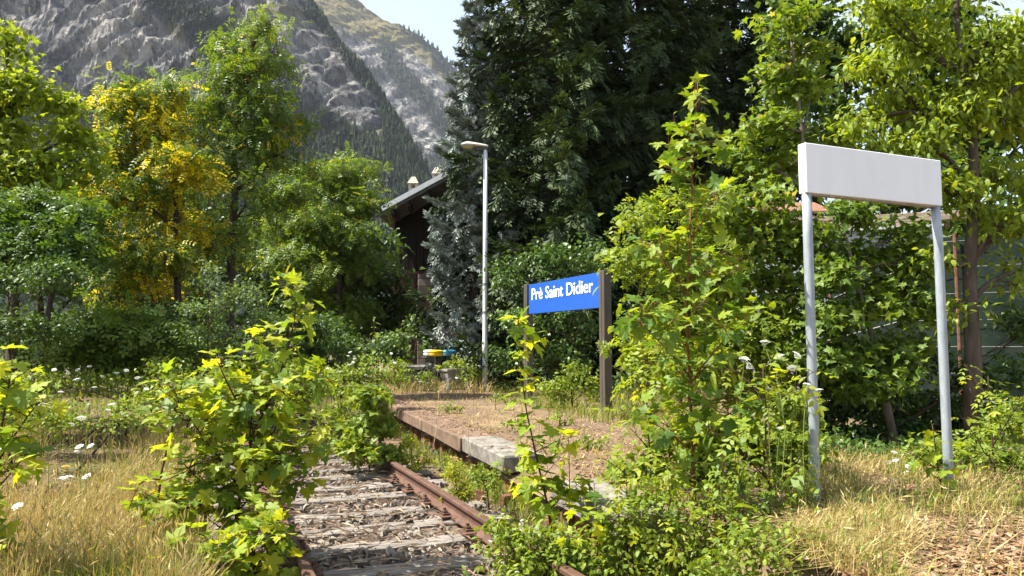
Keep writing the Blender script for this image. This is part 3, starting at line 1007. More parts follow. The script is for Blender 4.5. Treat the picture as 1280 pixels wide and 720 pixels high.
def forest(name, label, data, n, hmin, hmax, seed):
    V, fo, px, py = data
    r = np.random.default_rng(seed)
    ok = np.where((fo > 0.45) & (px > -160) & (px < 760) & (py > -80) & (py < 330))[0]
    w = fo[ok]; w = w / w.sum()
    pick = r.choice(ok, n, p=w)
    L = V[pick] + r.normal(0, 2.0, (n, 3)) * [1, 1, 0]
    L[:, 2] -= 1.5
    a = np.arange(4) * 2 * np.pi / 4
    rings = []
    tv = []
    for z0, z1, rr in ((0.10, 0.68, 0.21), (0.42, 1.0, 0.14)):
        b = len(tv)
        for q in a:
            tv.append([rr * math.cos(q + z0 * 3), rr * math.sin(q + z0 * 3), z0])
        tv.append([0, 0, z1])
        rings += [[b + i, b + (i + 1) % 4, b + 4] for i in range(4)]
    h = r.uniform(hmin, hmax, n)
    rz = r.uniform(0, 6.28, n)
    wid = r.uniform(0.8, 1.5, n)
    Mx = np.zeros((n, 3, 3))
    Mx[:, 0, 0] = np.cos(rz) * h * wid; Mx[:, 0, 1] = -np.sin(rz) * h * wid
    Mx[:, 1, 0] = np.sin(rz) * h * wid; Mx[:, 1, 1] = np.cos(rz) * h * wid
    Mx[:, 2, 2] = h
    Vv, Fc = stamp((np.array(tv), np.array(rings)), Mx, L)
    o = mesh_obj(name, Vv, Fc, M['forest'], rnd=np.repeat(r.random(n), len(rings)))
    tag(o, label, 'forest', kind='stuff')
forest('mountain_forest', 'dark conifer forest clinging to the near grey cliffs', near, 15000, 6, 12, 5)
forest('mountain_forest', 'conifer strips on the far rocky mountainside', far, 9000, 10, 19, 6)

# ================================================================== RAILWAY TRACK
trk = thing('railway_track', (TC[0], TC[1], 0), 'overgrown single railway track with rusty rails on grey wooden sleepers', 'railway track')
RP = np.array([(-0.065, 0), (0.065, 0), (0.065, 0.012), (0.02, 0.03), (0.009, 0.045), (0.009, 0.105), (0.036, 0.118), (0.036, 0.142), (0.028, 0.15),
               (-0.028, 0.15), (-0.036, 0.142), (-0.036, 0.118), (-0.009, 0.105), (-0.009, 0.045), (-0.02, 0.03), (-0.065, 0.012)])
def rail(off, s0, s1):
    n = 14
    S = np.linspace(s0, s1, n)
    V = []
    for s in S:
        wob = 0.008 * math.sin(s * 1.3 + off)
        c = TC + T_DIR * s + T_PERP * (off + wob)
        for x, z in RP:
            V.append([c[0] + T_PERP[0] * x, c[1] + T_PERP[1] * x, z])
    k = len(RP)
    Fq = [[i * k + j, i * k + (j + 1) % k, (i + 1) * k + (j + 1) % k, (i + 1) * k + j] for i in range(n - 1) for j in range(k)]
    V = np.array(V); V[:, 2] -= 0.0
    return mesh_obj('rail', V, np.array(Fq), M['rust'], trk)
rails = [rail(-0.75, -3.0, 12), rail(0.75, -3.5, 12)]
sl_me = []
for k in range(4):
    rr = np.random.default_rng(60 + k)
    xs = np.linspace(-1.25, 1.25, 14)
    V = []
    for x in xs:
        w = 0.115 + rr.normal(0, 0.006); h = rr.normal(0, 0.007)
        V += [[x, -w, -0.12], [x, w, -0.12], [x, w - 0.012, h - 0.02], [x, w - 0.05 + rr.normal(0, 0.01), h], [x, rr.normal(0, 0.02), h - 0.012 + rr.normal(0, 0.006)], [x, -w + 0.05, h], [x, -w + 0.012, h - 0.02]]
    kk = 7
    Fq = [[i * kk + j, i * kk + (j + 1) % kk, (i + 1) * kk + (j + 1) % kk, (i + 1) * kk + j] for i in range(13) for j in range(kk)]
    V = np.array(V)
    Ft = np.concatenate([np.array(Fq)[:, [0, 1, 2]], np.array(Fq)[:, [0, 2, 3]], [[0, j + 1, j] for j in range(1, 6)], [[91, 91 + j, 92 + j] for j in range(1, 6)]])
    sl_me.append(mesh_data('sleeper', V, Ft, M['sleeper']))
# rail fastening: plate, two bolts with nuts
fb = MB()
fb.add(*box((0, 0, 0.006), (0.15, 0.085, 0.008), None, 0.003))
for sx in (-1, 1):
    fb.add(*box((sx * 0.085, 0, 0.022), (0.035, 0.035, 0.012), None, 0.004))
    V, Fq = lathe([(0.0, 0.078), (0.016, 0.078), (0.016, 0.055), (0.030, 0.052), (0.030, 0.034), (0.018, 0.034), (0.018, 0.02)], 6, (sx * 0.095, 0, 0))
    fb.add(V, Fq)
fast_me = mesh_data('fastening', np.concatenate(fb.V), np.concatenate(fb.F), M['rust'])
ang = math.atan2(T_PERP[1], T_PERP[0])
r = np.random.default_rng(8)
sleep_pos = np.arange(-3.2, 11, 0.62)
for i, s in enumerate(sleep_pos):
    c = TC + T_DIR * (s + r.normal(0, 0.02)) + np.array([0, 0, -0.014 + r.normal(0, 0.006)])
    link_obj('sleeper', sl_me[i % 4], c, (r.normal(0, 0.012), 0, ang + r.normal(0, 0.012)), (1, r.uniform(0.92, 1.08), 1), trk)
    for ri, off in ((0, -0.75), (1, 0.75)):
        p = TC + T_DIR * s + T_PERP * off
        link_obj('fastening', fast_me, (p[0], p[1], 0.004), (0, 0, ang), None, rails[ri])

# ballast stones: the nearest as parts of the bed, the rest joined
def rock(seed):
    rr = np.random.default_rng(seed)
    a = np.arange(6) * np.pi / 3
    V = [[0, 0, 0.8]]
    for z, k in ((0.35, 0.85), (-0.35, 1.0)):
        for q in a:
            V.append([k * math.cos(q + z) * rr.uniform(0.7, 1.2), k * math.sin(q + z) * rr.uniform(0.7, 1.2), z + rr.normal(0, 0.12)])
    V = np.array(V); V[0] += rr.normal(0, 0.15, 3)
    Fc = [[0, 1 + i, 1 + (i + 1) % 6] for i in range(6)]
    for i in range(6):
        j = (i + 1) % 6
        Fc += [[1 + i, 7 + i, 7 + j], [1 + i, 7 + j, 1 + j]]
    return V, np.array(Fc)
ROCKS = [rock(k) for k in range(6)]
ROCK_ME = [mesh_data('ballast_stone', V, Fc, M['ballast_obj']) for V, Fc in ROCKS]
n = 8500
S = r.uniform(-3.2, 9.5, n) ; S = -3.2 + (S + 3.2) ** 1.0
W = r.normal(0, 0.75, n)
keep = (np.abs(W + 0.05) < 1.5) & (np.abs(np.abs(W) - 0.75) > 0.06)
S, W = S[keep], W[keep]
ph = np.abs((S + 3.2) / 0.62 - np.round((S + 3.2) / 0.62)) * 0.62
keep = (ph > 0.125) | (r.random(len(S)) < 0.05) | (np.abs(W) > 1.27)
S, W = S[keep], W[keep]
L = TC[None] + T_DIR * S[:, None] + T_PERP * W[:, None]
L[:, 2] = -0.055 + r.uniform(-0.015, 0.02, len(L))
sz = np.clip(r.lognormal(math.log(0.020), 0.40, len(L)), 0.008, 0.05)
qx, qy = proj(L)
vis = (qx > 380) & (qx < 660) & (qy < 735) & (L[:, 1] > 1)
score = np.where(vis, sz / np.maximum(L[:, 1], 1), 0)
order = np.argsort(-score)
for i in order[:260]:
    link_obj('ballast_stone', ROCK_ME[r.integers(0, 6)], L[i] + [0, 0, 0.008], tuple(r.uniform(0, 6, 3)), (sz[i] * r.uniform(0.8, 1.4), sz[i], sz[i] * r.uniform(0.6, 1)), bed)
rest = order[260:]
mb = MB()
Q = nrm(r.normal(0, 1, (len(rest), 3))); Q2 = nrm(r.normal(0, 1, (len(rest), 3)))
leafcloud(mb, r, L[rest], Q, Q2, sz[rest], ROCKS)
tag(mb.build('ballast', M['ballast'], bed), kind='stuff')

# ================================================================== GRASS AND LITTER (uncountable)
def blades(name, label, L, h, mat, seed, width=0.005, lean=0.35, heads=0.0, cat='grass', parent=None, rndlim=(0, 1)):
    r = np.random.default_rng(seed)
    n = len(L)
    h = np.broadcast_to(h, (n,)) * r.uniform(0.5, 1.2, n)
    a = r.uniform(0, 6.28, n); ln = np.abs(r.normal(0, lean, n))
    D = np.stack([np.cos(a), np.sin(a), np.zeros(n)], -1)
    Sx = np.stack([-np.sin(a + 0.6), np.cos(a + 0.6), np.zeros(n)], -1) * (width * r.uniform(0.6, 1.4, n))[:, None]
    p0 = L
    p1 = L + np.array([0, 0, 1.0]) * (h * 0.55)[:, None] + D * (h * ln * 0.35)[:, None]
    p2 = L + np.array([0, 0, 1.0]) * (h * np.clip(1 - 0.35 * ln, 0.3, 1))[:, None] + D * (h * ln * 1.1)[:, None]
    V = np.stack([p0 - Sx * 0.8, p0 + Sx * 0.8, p1 - Sx * 0.7, p1 + Sx * 0.7, p2], 1).reshape(-1, 3)
    Fc = (np.array([[0, 1, 3], [0, 3, 2], [2, 3, 4]])[None] + (np.arange(n) * 5)[:, None, None]).reshape(-1, 3)
    rv = rndlim[0] + (rndlim[1] - rndlim[0]) * r.random(n)
    mb = MB()
    mb.add(V, Fc, np.repeat(rv, 3))
    k = int(n * heads)
    if k:
        i = r.choice(n, k, replace=False)
        ax = nrm(p2[i] - p1[i] + r.normal(0, 0.05, (k, 3)))
        leafcloud(mb, r, p2[i] - ax * 0.02, ax, nrm(r.normal(0, 1, (k, 3))), 0.07, [t_diamond(0.11, 0.1)], np.clip(0.35 + 0.4 * r.random(k), 0, 1))
    o = mb.build(name, mat, parent)
    return tag(o, label, cat, kind='stuff')

def region(n, pxr, pyr, zf, seed, dens=None):
    """random ground points whose photo position lies in a pixel window"""
    r = np.random.default_rng(seed)
    px = r.uniform(*pxr, n); py = r.uniform(*pyr, n)
    a, b = (px - 640) / F, (360 - py) / F
    vz = sp + b * cp; vy = cp - b * sp
    t = (zf - CZ) / vz
    X_, Y_ = a * t, vy * t
    Z_ = ground_z(X_, Y_) if zf < 0.2 else plat_z(X_, Y_)
    ok = np.ones(n, bool)
    if dens is not None:
        ok = dens(px, py, X_, Y_, r)
    ok &= (edge_dist(X_, Y_) > 0.45) if zf > 0.2 else (edge_dist(X_, Y_) < -0.05)
    return np.stack([X_, Y_, Z_], -1)[ok]

def not_track(X_, Y_, m=1.25):
    return np.abs((X_ - TC[0]) * T_PERP[0] + (Y_ - TC[1]) * T_PERP[1]) > m

def clumpy(px, py, X_, Y_, r, thr=0.42, sc=2.5, s=2):
    return (fbm(X_ * sc, Y_ * sc, 3, s) + r.normal(0, 0.08, len(X_))) > thr

path = lambda X_, Y_: np.abs(X_ + 5.55 + 0.36 * (Y_ - 9.5)) < 0.75
L = region(46000, (-340, 330), (545, 800), 0.0, 1, lambda px, py, X_, Y_, r: not_track(X_, Y_, 1.35) & clumpy(px, py, X_, Y_, r, 0.36) & ~(path(X_, Y_) & (Y_ > 6.4) & (r.random(len(X_)) < 0.95)))
blades('dry_grass', 'tall golden dry grass of the meadow left of the track', L, 0.52, M['dry_grass'], 2, 0.0036, 0.34, 0.30)
L = region(12000, (-60, 300), (560, 800), 0.0, 51, lambda px, py, X_, Y_, r: not_track(X_, Y_, 1.4) & clumpy(px, py, X_, Y_, r, 0.45, 1.5, 53) & ~path(X_, Y_))
blades('green_grass', 'green blades mixed into the golden meadow grass', L, 0.46, M['green_grass'], 62, 0.0042, 0.4, 0.1)
L = region(9000, (-60, 470), (470, 575), 0.0, 3, lambda px, py, X_, Y_, r: not_track(X_, Y_, 1.0) & clumpy(px, py, X_, Y_, r, 0.45, 1.2, 8) & ~(path(X_, Y_) & (r.random(len(X_)) < 0.9)))
blades('green_grass', 'green meadow grass beyond the dry strip at left', L, 0.42, M['green_grass'], 4, 0.008, 0.35, 0.1)
L = region(26000, (985, 1340), (575, 790), PZ, 5, lambda px, py, X_, Y_, r: clumpy(px, py, X_, Y_, r, 0.50, 2.6, 12) & ~((px > 1140) & (py > 645) & (r.random(len(px)) < 0.88)))
blades('dry_grass', 'matted dry grass under the blank white sign', L, 0.20, M['dry_grass'], 6, 0.0034, 1.2, 0.10)
L = region(7000, (985, 1340), (575, 790), PZ, 55, lambda px, py, X_, Y_, r: clumpy(px, py, X_, Y_, r, 0.52, 1.7, 52) & ~((px > 1130) & (py > 645) & (r.random(len(px)) < 0.93)))
blades('green_grass', 'tufts of green grass among the matted straw below the white sign', L, 0.24, M['green_grass'], 66, 0.0042, 0.7, 0.06)
L = region(9000, (470, 860), (484, 640), PZ, 7, lambda px, py, X_, Y_, r: clumpy(px, py, X_, Y_, r, 0.54, 2.2, 22))
blades('thin_grass', 'thin straw and weeds scattered over the brown platform', L, 0.13, M['dry_grass'], 8, 0.005, 0.7, 0.1, rndlim=(0.2, 1))
L = region(7000, (620, 900), (478, 530), PZ, 71, lambda px, py, X_, Y_, r: (edge_dist(X_, Y_) > 2.3) & clumpy(px, py, X_, Y_, r, 0.40, 2.2, 25))
blades('green_grass', 'green grass fringe at the feet of the blue sign', L, 0.26, M['green_grass'], 81, 0.006, 0.5, 0.1)
L = region(5000, (440, 620), (462, 492), PZ, 72, lambda px, py, X_, Y_, r: (Y_ > 16) & clumpy(px, py, X_, Y_, r, 0.50, 1.6, 27))
blades('dry_grass', 'yellow straw around the stone planter at the platform end', L, 0.36, M['dry_grass'], 82, 0.009, 0.8, 0.2, rndlim=(0.3, 1))
# straws and leaf litter
def litter(name, label, L, size, temps, mat, seed, cat='litter', parent=None):
    r = np.random.default_rng(seed)
    mb = MB(); n = len(L)
    ax = nrm(r.normal(0, 1, (n, 3)) * [1, 1, 0.12]); up = nrm(np.array([0, 0, 1.0]) + r.normal(0, 0.3, (n, 3)))
    leafcloud(mb, r, L + [0, 0, 0.008], ax, up, size, temps)
    return tag(mb.build(name, mat, parent), label, cat, kind='stuff')
n = 3000
S = r.uniform(-3.2, 9, n); W = r.normal(0, 0.8, n)
L = TC[None] + T_DIR * S[:, None] + T_PERP * W[:, None]; L[:, 2] = r.uniform(-0.02, 0.03, n)
L = L[edge_dist(L[:, 0], L[:, 1]) < -0.02]
litter('straw_litter', 'pale dry straws strewn between the rails', L, 0.16, [t_diamond(0.035, 0.04)], M['straw'], 3)
L = region(9000, (470, 900), (484, 660), PZ, 9)
litter('leaf_litter', 'brown leaf litter on the platform earth', L, 0.045, [t_diamond(0.6, 0.1)], M['litter'], 4)
n = 2600
S = r.uniform(-1.6, 9, n); W = r.uniform(0.02, 0.6, n)
L = EP[None] + E_DIR * S[:, None] + E_PERP * W[:, None]; L[:, 2] = PZ + 0.012
keep = (S > 0.02) | (r.random(n) < 0.25)
litter('leaf_litter', 'dry litter and crumbs of soil on the kerb stones', L[keep], 0.04, [t_diamond(0.6, 0.1), t_diamond(0.08, 0.05)], M['litter'], 41)
n = 2600
S = r.uniform(-4.3, 9, n); W = r.normal(-0.02, 0.09, n)
L = EP[None] + E_DIR * S[:, None] + E_PERP * np.minimum(W, 0.08)[:, None]; L[:, 2] = -0.04
keep = fbm(S * 2.3, S * 0 + 3.3, 3, 5) > 0.48
blades('kerb_grass', 'dry and green grass growing along the foot of the platform kerb', L[keep], 0.20, M['green_grass'], 42, 0.005, 0.6, 0.15)
L = region(7000, (980, 1330), (575, 790), PZ, 10)
litter('leaf_litter', 'brown leaf litter below the white sign', L, 0.05, [t_diamond(0.6, 0.1)], M['litter'], 5)
L = region(5000, (-40, 400), (520, 780), 0, 11)
litter('leaf_litter', 'brown leaf litter on the meadow path', L, 0.05, [t_diamond(0.5, 0.1)], M['litter'], 6)

# ================================================================== SIGNS, LAMP AND OTHER OBJECTS
def board_mat():
    t = NT('white_painted_board')
    st = t.noise(t.pos((5, 5, 0.6)), 1.6, 4, 0.55)
    bl = t.noise(t.pos(), 5.0, 6, 0.6)
    sp_ = t.noise(t.pos(), 38.0, 2, 0.5)
    c = t.ramp(st, [(0.3, (0.765, 0.77, 0.77)), (0.6, (0.80, 0.805, 0.81))])
    c = t.mix(t.ramp(bl, [(0.55, (0, 0, 0)), (0.8, (0.25, 0.25, 0.25))]), c, (0.66, 0.65, 0.63))
    c = t.mix(t.ramp(sp_, [(0.76, (0, 0, 0)), (0.80, (0.8, 0.8, 0.8))]), c, (0.33, 0.30, 0.27))
    return t.done(t.pbr(c, 0.45, 0.4, 0, t.bump(bl, 0.06, 0.02)))
M['white_board'] = board_mat()
M['board_under'] = simple('brown_board_underside', (0.33, 0.29, 0.24), 0.8, 0.2, 0, 20, 0.3)  # mottled brown for the sign's bottom face, darker than its white panel
def galv_mat():
    t = NT('galvanised_steel')
    vo = t.n('ShaderNodeTexVoronoi'); vo.inputs['Scale'].default_value = 60
    t.l(t.pos(), vo.inputs['Vector'])
    n = t.noise(t.pos((1, 1, 0.3)), 25, 5, 0.65)
    c = t.ramp(n, [(0.3, (0.22, 0.25, 0.275)), (0.6, (0.32, 0.35, 0.375)), (0.8, (0.41, 0.435, 0.455))])
    c = t.mix(0.25, c, vo.outputs['Color'], 'OVERLAY') if False else c
    return t.done(t.pbr(c, 0.5, 0.5, 0.25))
M['galv'] = galv_mat()
M['blue_paint'] = simple('blue_sign_enamel', (0.017, 0.085, 0.40), 0.3, 0.5, 0, 2.5, 0.05)
M['letter'] = simple('white_lettering', (0.80, 0.80, 0.78), 0.5, 0.3, 0, 4, 0.03)
M['bronze'] = simple('bronze_brown_aluminium', (0.088, 0.076, 0.056), 0.55, 0.4, 0.2, 10, 0.25, 0.1, (1, 1, 0.1))
M['lamp_pole'] = simple('pale_grey_pole_paint', (0.60, 0.61, 0.62), 0.45, 0.4, 0, 14, 0.12, 0, (1, 1, 0.3))
M['lamp_head'] = simple('beige_grey_lamp_housing', (0.50, 0.46, 0.41), 0.6, 0.3, 0, 20, 0.15)
M['lamp_dark'] = simple('dark_lamp_bracket', (0.05, 0.05, 0.05), 0.5, 0.4)
M['lens'] = simple('yellowed_lamp_lens', (0.36, 0.29, 0.12), 0.15, 0.6, 0, 10, 0.1)
M['bolt'] = simple('bolt_steel', (0.25, 0.24, 0.22), 0.4, 0.5, 0.6)

def solve_w(c0, d, target_px, lo=0.2, hi=6.0):
    f = lambda w: proj(c0 + d * w)[0] - target_px
    s = np.sign(f(lo))
    for _ in range(60):
        m = 0.5 * (lo + hi)
        if np.sign(f(m)) == s: lo = m
        else: hi = m
    return 0.5 * (lo + hi)

def axbox(mb, c0, a, b, c, ra, rb, rc, bev=0):
    """box spanning ranges ra, rb, rc along unit axes a, b, c from c0"""
    cc = c0 + a * sum(ra) / 2 + b * sum(rb) / 2 + c * sum(rc) / 2
    mb.add(*box(cc, ((ra[1] - ra[0]) / 2, (rb[1] - rb[0]) / 2, (rc[1] - rc[0]) / 2), np.stack([a, b, c]), bev))
UPV = np.array([0, 0, 1.0])

# ---- blank white sign on two galvanised tubes, facing along the track
c0 = P(1008.5, 241, 5.16)
BD = np.array([0.925, 0.380, 0])
bw = solve_w(c0, BD, 1178.5)
bh = P(1008.5, 178, 5.16)[2] - c0[2]
BN = T_DIR.copy(); BN = np.array([-BD[1], BD[0], 0])     # away from the viewer
sign = thing('blank_sign', (c0[0], c0[1], PZ), 'blank white box sign on two galvanised posts, right of the platform', 'sign')
mb = MB(); axbox(mb, c0, BD, BN, UPV, (0, bw), (0, 0.075), (0.004, bh), 0.004)
panel = mb.build('sign_panel', M['white_board'], sign)
mb = MB(); axbox(mb, c0, BD, BN, UPV, (0.012, bw - 0.012), (0.012, 0.063), (-0.006, 0.0035))
mb.build('underside', M['board_under'], panel)
for (u, z) in ((0.02, 0.02), (0.02, bh - 0.02)):
    for k in (0.02, 0.055):
        p = c0 + BN * k + UPV * z
        mb = MB(); axbox(mb, p, BD, BN, UPV, (-0.003, 0.0), (-0.005, 0.005), (-0.005, 0.005))
        mb.build('rivet', M['bolt'], panel)
for u, lean in ((0.035, 0.0), (bw - 0.035, 0.01)):
    p = c0 + BD * u + BN * 0.0375
    gz = plat_z(np.array([p[0]]), np.array([p[1]]))[0] - 0.1
    zz = np.linspace(c0[2] + 0.002, gz, 9)
    kink = np.zeros(9)
    if u > 0.5: kink[1:] = 0.012; kink[0] = 0
    pts = np.stack([p[0] + kink, np.full(9, p[1]), zz], -1)
    V, Fc = tube(pts, 0.0335, 18)
    mesh_obj('post', V, Fc, M['galv'], sign, smooth=True)

# ---- blue station name board
c1 = P(751, 384.5, 12.1)
bw2 = solve_w(c1, T_DIR, 661)
bh2 = P(751, 340, 12.1)[2] - c1[2]
ND = -T_PERP                                             # faces the track
LD = -T_DIR                                              # reading direction, left to right
c1 = c1 + T_DIR * bw2                                    # now the left lower corner
ns = thing('station_sign', (c1[0], c1[1], PZ), 'blue station name board with white lettering on two brown posts', 'sign')
mb = MB(); axbox(mb, c1, LD, ND, UPV, (0, bw2), (-0.03, 0), (0, bh2), 0.004)
bpan = mb.build('sign_panel', M['blue_paint'], ns)
fc = bpy.data.curves.new('lettering', 'FONT')
fc.body = 'Pr\u00e8 Saint Didier'
fc.size = 1.0
fc.offset = 0.010
fc.extrude = 0.004
fc.space_character = 1.0
fo_ = bpy.data.objects.new('tmp', fc)
col.objects.link(fo_)
dg = bpy.context.evaluated_depsgraph_get()
tm = bpy.data.meshes.new_from_object(fo_.evaluated_get(dg))
bpy.data.objects.remove(fo_)
tv = np.zeros(len(tm.vertices) * 3); tm.vertices.foreach_get('co', tv); tv = tv.reshape(-1, 3)
x0, x1 = tv[:, 0].min(), tv[:, 0].max()
cap = 0.729                                             # cap height of the built-in font at size 1 (approx.)
tx = 0.052 + (tv[:, 0] - x0) / (x1 - x0) * (0.915 - 0.052)
tz = tv[:, 1] / cap * 0.40 * bh2 + 0.47 * bh2
W3 = c1 + LD * (tx * bw2)[:, None] + UPV * tz[:, None] + ND * (0.003 + (tv[:, 2:3] + 0.004) * 0.5)
# split the run of text into its letters (loose pieces whose extents overlap belong to one letter)
par = list(range(len(tm.vertices)))
def find(i):
    while par[i] != i:
        par[i] = par[par[i]]; i = par[i]
    return i
for e in tm.edges:
    a_, b_ = find(e.vertices[0]), find(e.vertices[1])
    if a_ != b_: par[a_] = b_
comp = {}
for i in range(len(par)):
    comp.setdefault(find(i), []).append(i)
items = sorted(([tv[v, 0].min(), tv[v, 0].max(), set(v)] for v in comp.values()), key=lambda q: q[0])
letters = []
for it in items:
    for L_ in letters:
        ov = min(L_[1], it[1]) - max(L_[0], it[0])
        if ov > 0.5 * min(L_[1] - L_[0], it[1] - it[0]):
            L_[0], L_[1] = min(L_[0], it[0]), max(L_[1], it[1]); L_[2] |= it[2]
            break
    else:
        letters.append(it)
for L_ in letters:
    ids = sorted(L_[2]); mp = {v: k for k, v in enumerate(ids)}
    me = bpy.data.meshes.new('letter')
    me.from_pydata([tuple(W3[v] - origin(bpan)) for v in ids], [], [[mp[v] for v in p.vertices] for p in tm.polygons if p.vertices[0] in L_[2]])
    me.polygons.foreach_set('use_smooth', np.zeros(len(me.polygons), bool))
    me.materials.append(M['letter'])
    lo = bpy.data.objects.new('letter', me); col.objects.link(lo); lo.parent = bpan
bpy.data.meshes.remove(tm)
for a0, a1 in ((-0.165, -0.006), (bw2 + 0.006, bw2 + 0.175)):
    pm = thing_base = MB()
    # H-shaped extrusion: two flanges and a recessed web
    zlo, zhi = PZ - 0.15 - c1[2], bh2 + 0.02
    w = a1 - a0
    axbox(pm, c1, LD, ND, UPV, (a0, a0 + w * 0.46), (-0.10, 0.04), (zlo, zhi), 0.006)
    axbox(pm, c1, LD, ND, UPV, (a0 + w * 0.54, a1), (-0.10, 0.04), (zlo, zhi - 0.004), 0.006)
    axbox(pm, c1, LD, ND, UPV, (a0 + w * 0.45, a0 + w * 0.55), (-0.09, 0.022), (zlo, zhi - 0.01))
    po = pm.build('post', M['bronze'], ns)
    # bolt near the foot
    cm = MB(); axbox(cm, c1, LD, ND, UPV, (a0 + w * 0.70, a0 + w * 0.80), (0.039, 0.052), (zlo + 0.42, zlo + 0.437))
    cm.build('bolt', M['bolt'], po)

# ---- street lamp
lb = G(606, 488, PZ)
lt = P(603.5, 186, lb[1])
lamp = thing('street_lamp', (lb[0], lb[1], PZ), 'slim pale grey street lamp standing on the platform', 'street lamp')
hz = lt[2]
V, Fc = tube(np.array([[lb[0], lb[1], PZ - 0.2], [lb[0], lb[1], PZ + 1.2], [lb[0], lb[1], PZ + 1.25], [lb[0], lb[1], PZ + 3.2], [lb[0], lb[1], hz]]), [0.072, 0.068, 0.060, 0.056, 0.050], 14)
mesh_obj('pole', V, Fc, M['lamp_pole'], lamp, smooth=True)
# head: tapering cobra housing pointing left
hb = MB()
xs = np.linspace(0.07, -0.60, 12)
Vh = []
for i, x in enumerate(xs):
    t = i / 11
    w = 0.075 + 0.075 * math.sin(min(1, t * 1.25) * math.pi * 0.62) * (1 if t < 0.93 else 0.6)
    h = 0.07 + 0.10 * t if t < 0.8 else 0.15 * (1 - (t - 0.8) * 2.6)
    top = 0.055 + 0.075 * math.sin(t * 1.5)
    for q in np.linspace(0, math.pi, 7):
        Vh.append([lb[0] + x, lb[1] + w * math.cos(q), hz + 0.015 + top * 0.5 + h * 0.75 * math.sin(q)])
    for q in (0.33, -0.33):
        Vh.append([lb[0] + x, lb[1] - w * q * 2, hz + 0.015 + top * 0.5 - 0.012])
k = 9
Fh = [[i * k + j, i * k + (j + 1) % k, (i + 1) * k + (j + 1) % k, (i + 1) * k + j] for i in range(11) for j in range(k)]
Vh = np.array(Vh)
ce = [len(Vh), len(Vh) + 1]
Vh = np.concatenate([Vh, [Vh[:9].mean(0), Vh[99:108].mean(0)]])
Ft = np.concatenate([np.array(Fh)[:, [0, 1, 2]], np.array(Fh)[:, [0, 2, 3]], [[ce[0], (j + 1) % 9, j] for j in range(9)], [[ce[1], 99 + j, 99 + (j + 1) % 9] for j in range(9)]])
head = mesh_obj('lamp_head', Vh, Ft, M['lamp_head'], lamp, smooth=True)
V, Fq = lathe([(0.0, -0.085), (0.05, -0.08), (0.10, -0.045), (0.115, 0.0), (0.10, 0.03)], 14)
V = V * [1.35, 0.85, 0.8] + [lb[0] - 0.43, lb[1], hz + 0.055]
mesh_obj('lens', V, Fq, M['lens'], head, smooth=True)
mb = MB(); axbox(mb, np.array([lb[0], lb[1], hz]), np.array([1.0, 0, 0]), np.array([0, 1.0, 0]), UPV, (-0.27, 0.06), (-0.05, 0.05), (-0.04, 0.035), 0.01)
mb.build('bracket', M['lamp_dark'], lamp)
V, Fq = box((lb[0], lb[1], PZ + 0.01), (0.16, 0.16, 0.02), None, 0.008)
mesh_obj('base_plate', V, Fq, M['bolt'], lamp)
V, Fq = box((lb[0] - 0.02, lb[1] - 0.068, PZ + 0.75), (0.032, 0.008, 0.14), None, 0.003)
mesh_obj('access_door', V, Fq, M['lamp_pole'], lamp)
for zc in (1.9, 2.6):
    V, Fc = tube(np.array([[lb[0], lb[1], PZ + zc], [lb[0], lb[1], PZ + zc + 0.05]]), [0.066, 0.066], 12)
    mesh_obj('clamp', V, Fc, M['bolt'], lamp)

# ---- waste bag stand with white, yellow and blue ring lids
M['lid_yellow'] = simple('yellow_lid_plastic', (0.70, 0.42, 0.01), 0.45, 0.4, 0, 4, 0.06)
M['lid_blue'] = simple('light_blue_lid_plastic', (0.10, 0.42, 0.66), 0.45, 0.4, 0, 4, 0.06)
M['lid_white'] = simple('white_lid_plastic', (0.74, 0.74, 0.72), 0.45, 0.4, 0, 4, 0.04)
M['dark_metal'] = simple('dark_painted_metal', (0.035, 0.033, 0.03), 0.5, 0.4)
bs = G(545, 478, PZ)
bs = P(545, 476, 19.6); bs[2] = PZ
st = thing('waste_bag_stand', bs, 'post carrying white, yellow and light blue round lids at the platform end', 'bin stand')
V, Fc = tube(np.array([[bs[0], bs[1], PZ - 0.1], [bs[0], bs[1], P(545, 446, 19.6)[2]]]), [0.045, 0.045], 8)
mesh_obj('post', V, Fc, M['dark_metal'], st)
zl = P(545, 442, 19.6)[2]
for nm, dx, dy, mt in (('lid', 0.02, -0.20, 'lid_yellow'), ('lid', 0.34, 0.12, 'lid_blue'), ('lid', -0.18, 0.22, 'lid_white')):
    V, Fq = lathe([(0.0, 0.10), (0.14, 0.095), (0.185, 0.075), (0.19, 0.045), (0.165, 0.035), (0.165, 0.02), (0.185, 0.01), (0.18, -0.04), (0.15, -0.065), (0.0, -0.065)], 18, (bs[0] + dx, bs[1] + dy, zl))
    mesh_obj('lid', V, Fq, M[mt], st, smooth=False)
    V, Fc = tube(np.array([[bs[0], bs[1], zl - 0.07], [bs[0] + dx * 0.8, bs[1] + dy * 0.8, zl - 0.05]]), 0.015, 5)
    mesh_obj('arm', V, Fc, M['dark_metal'], st)

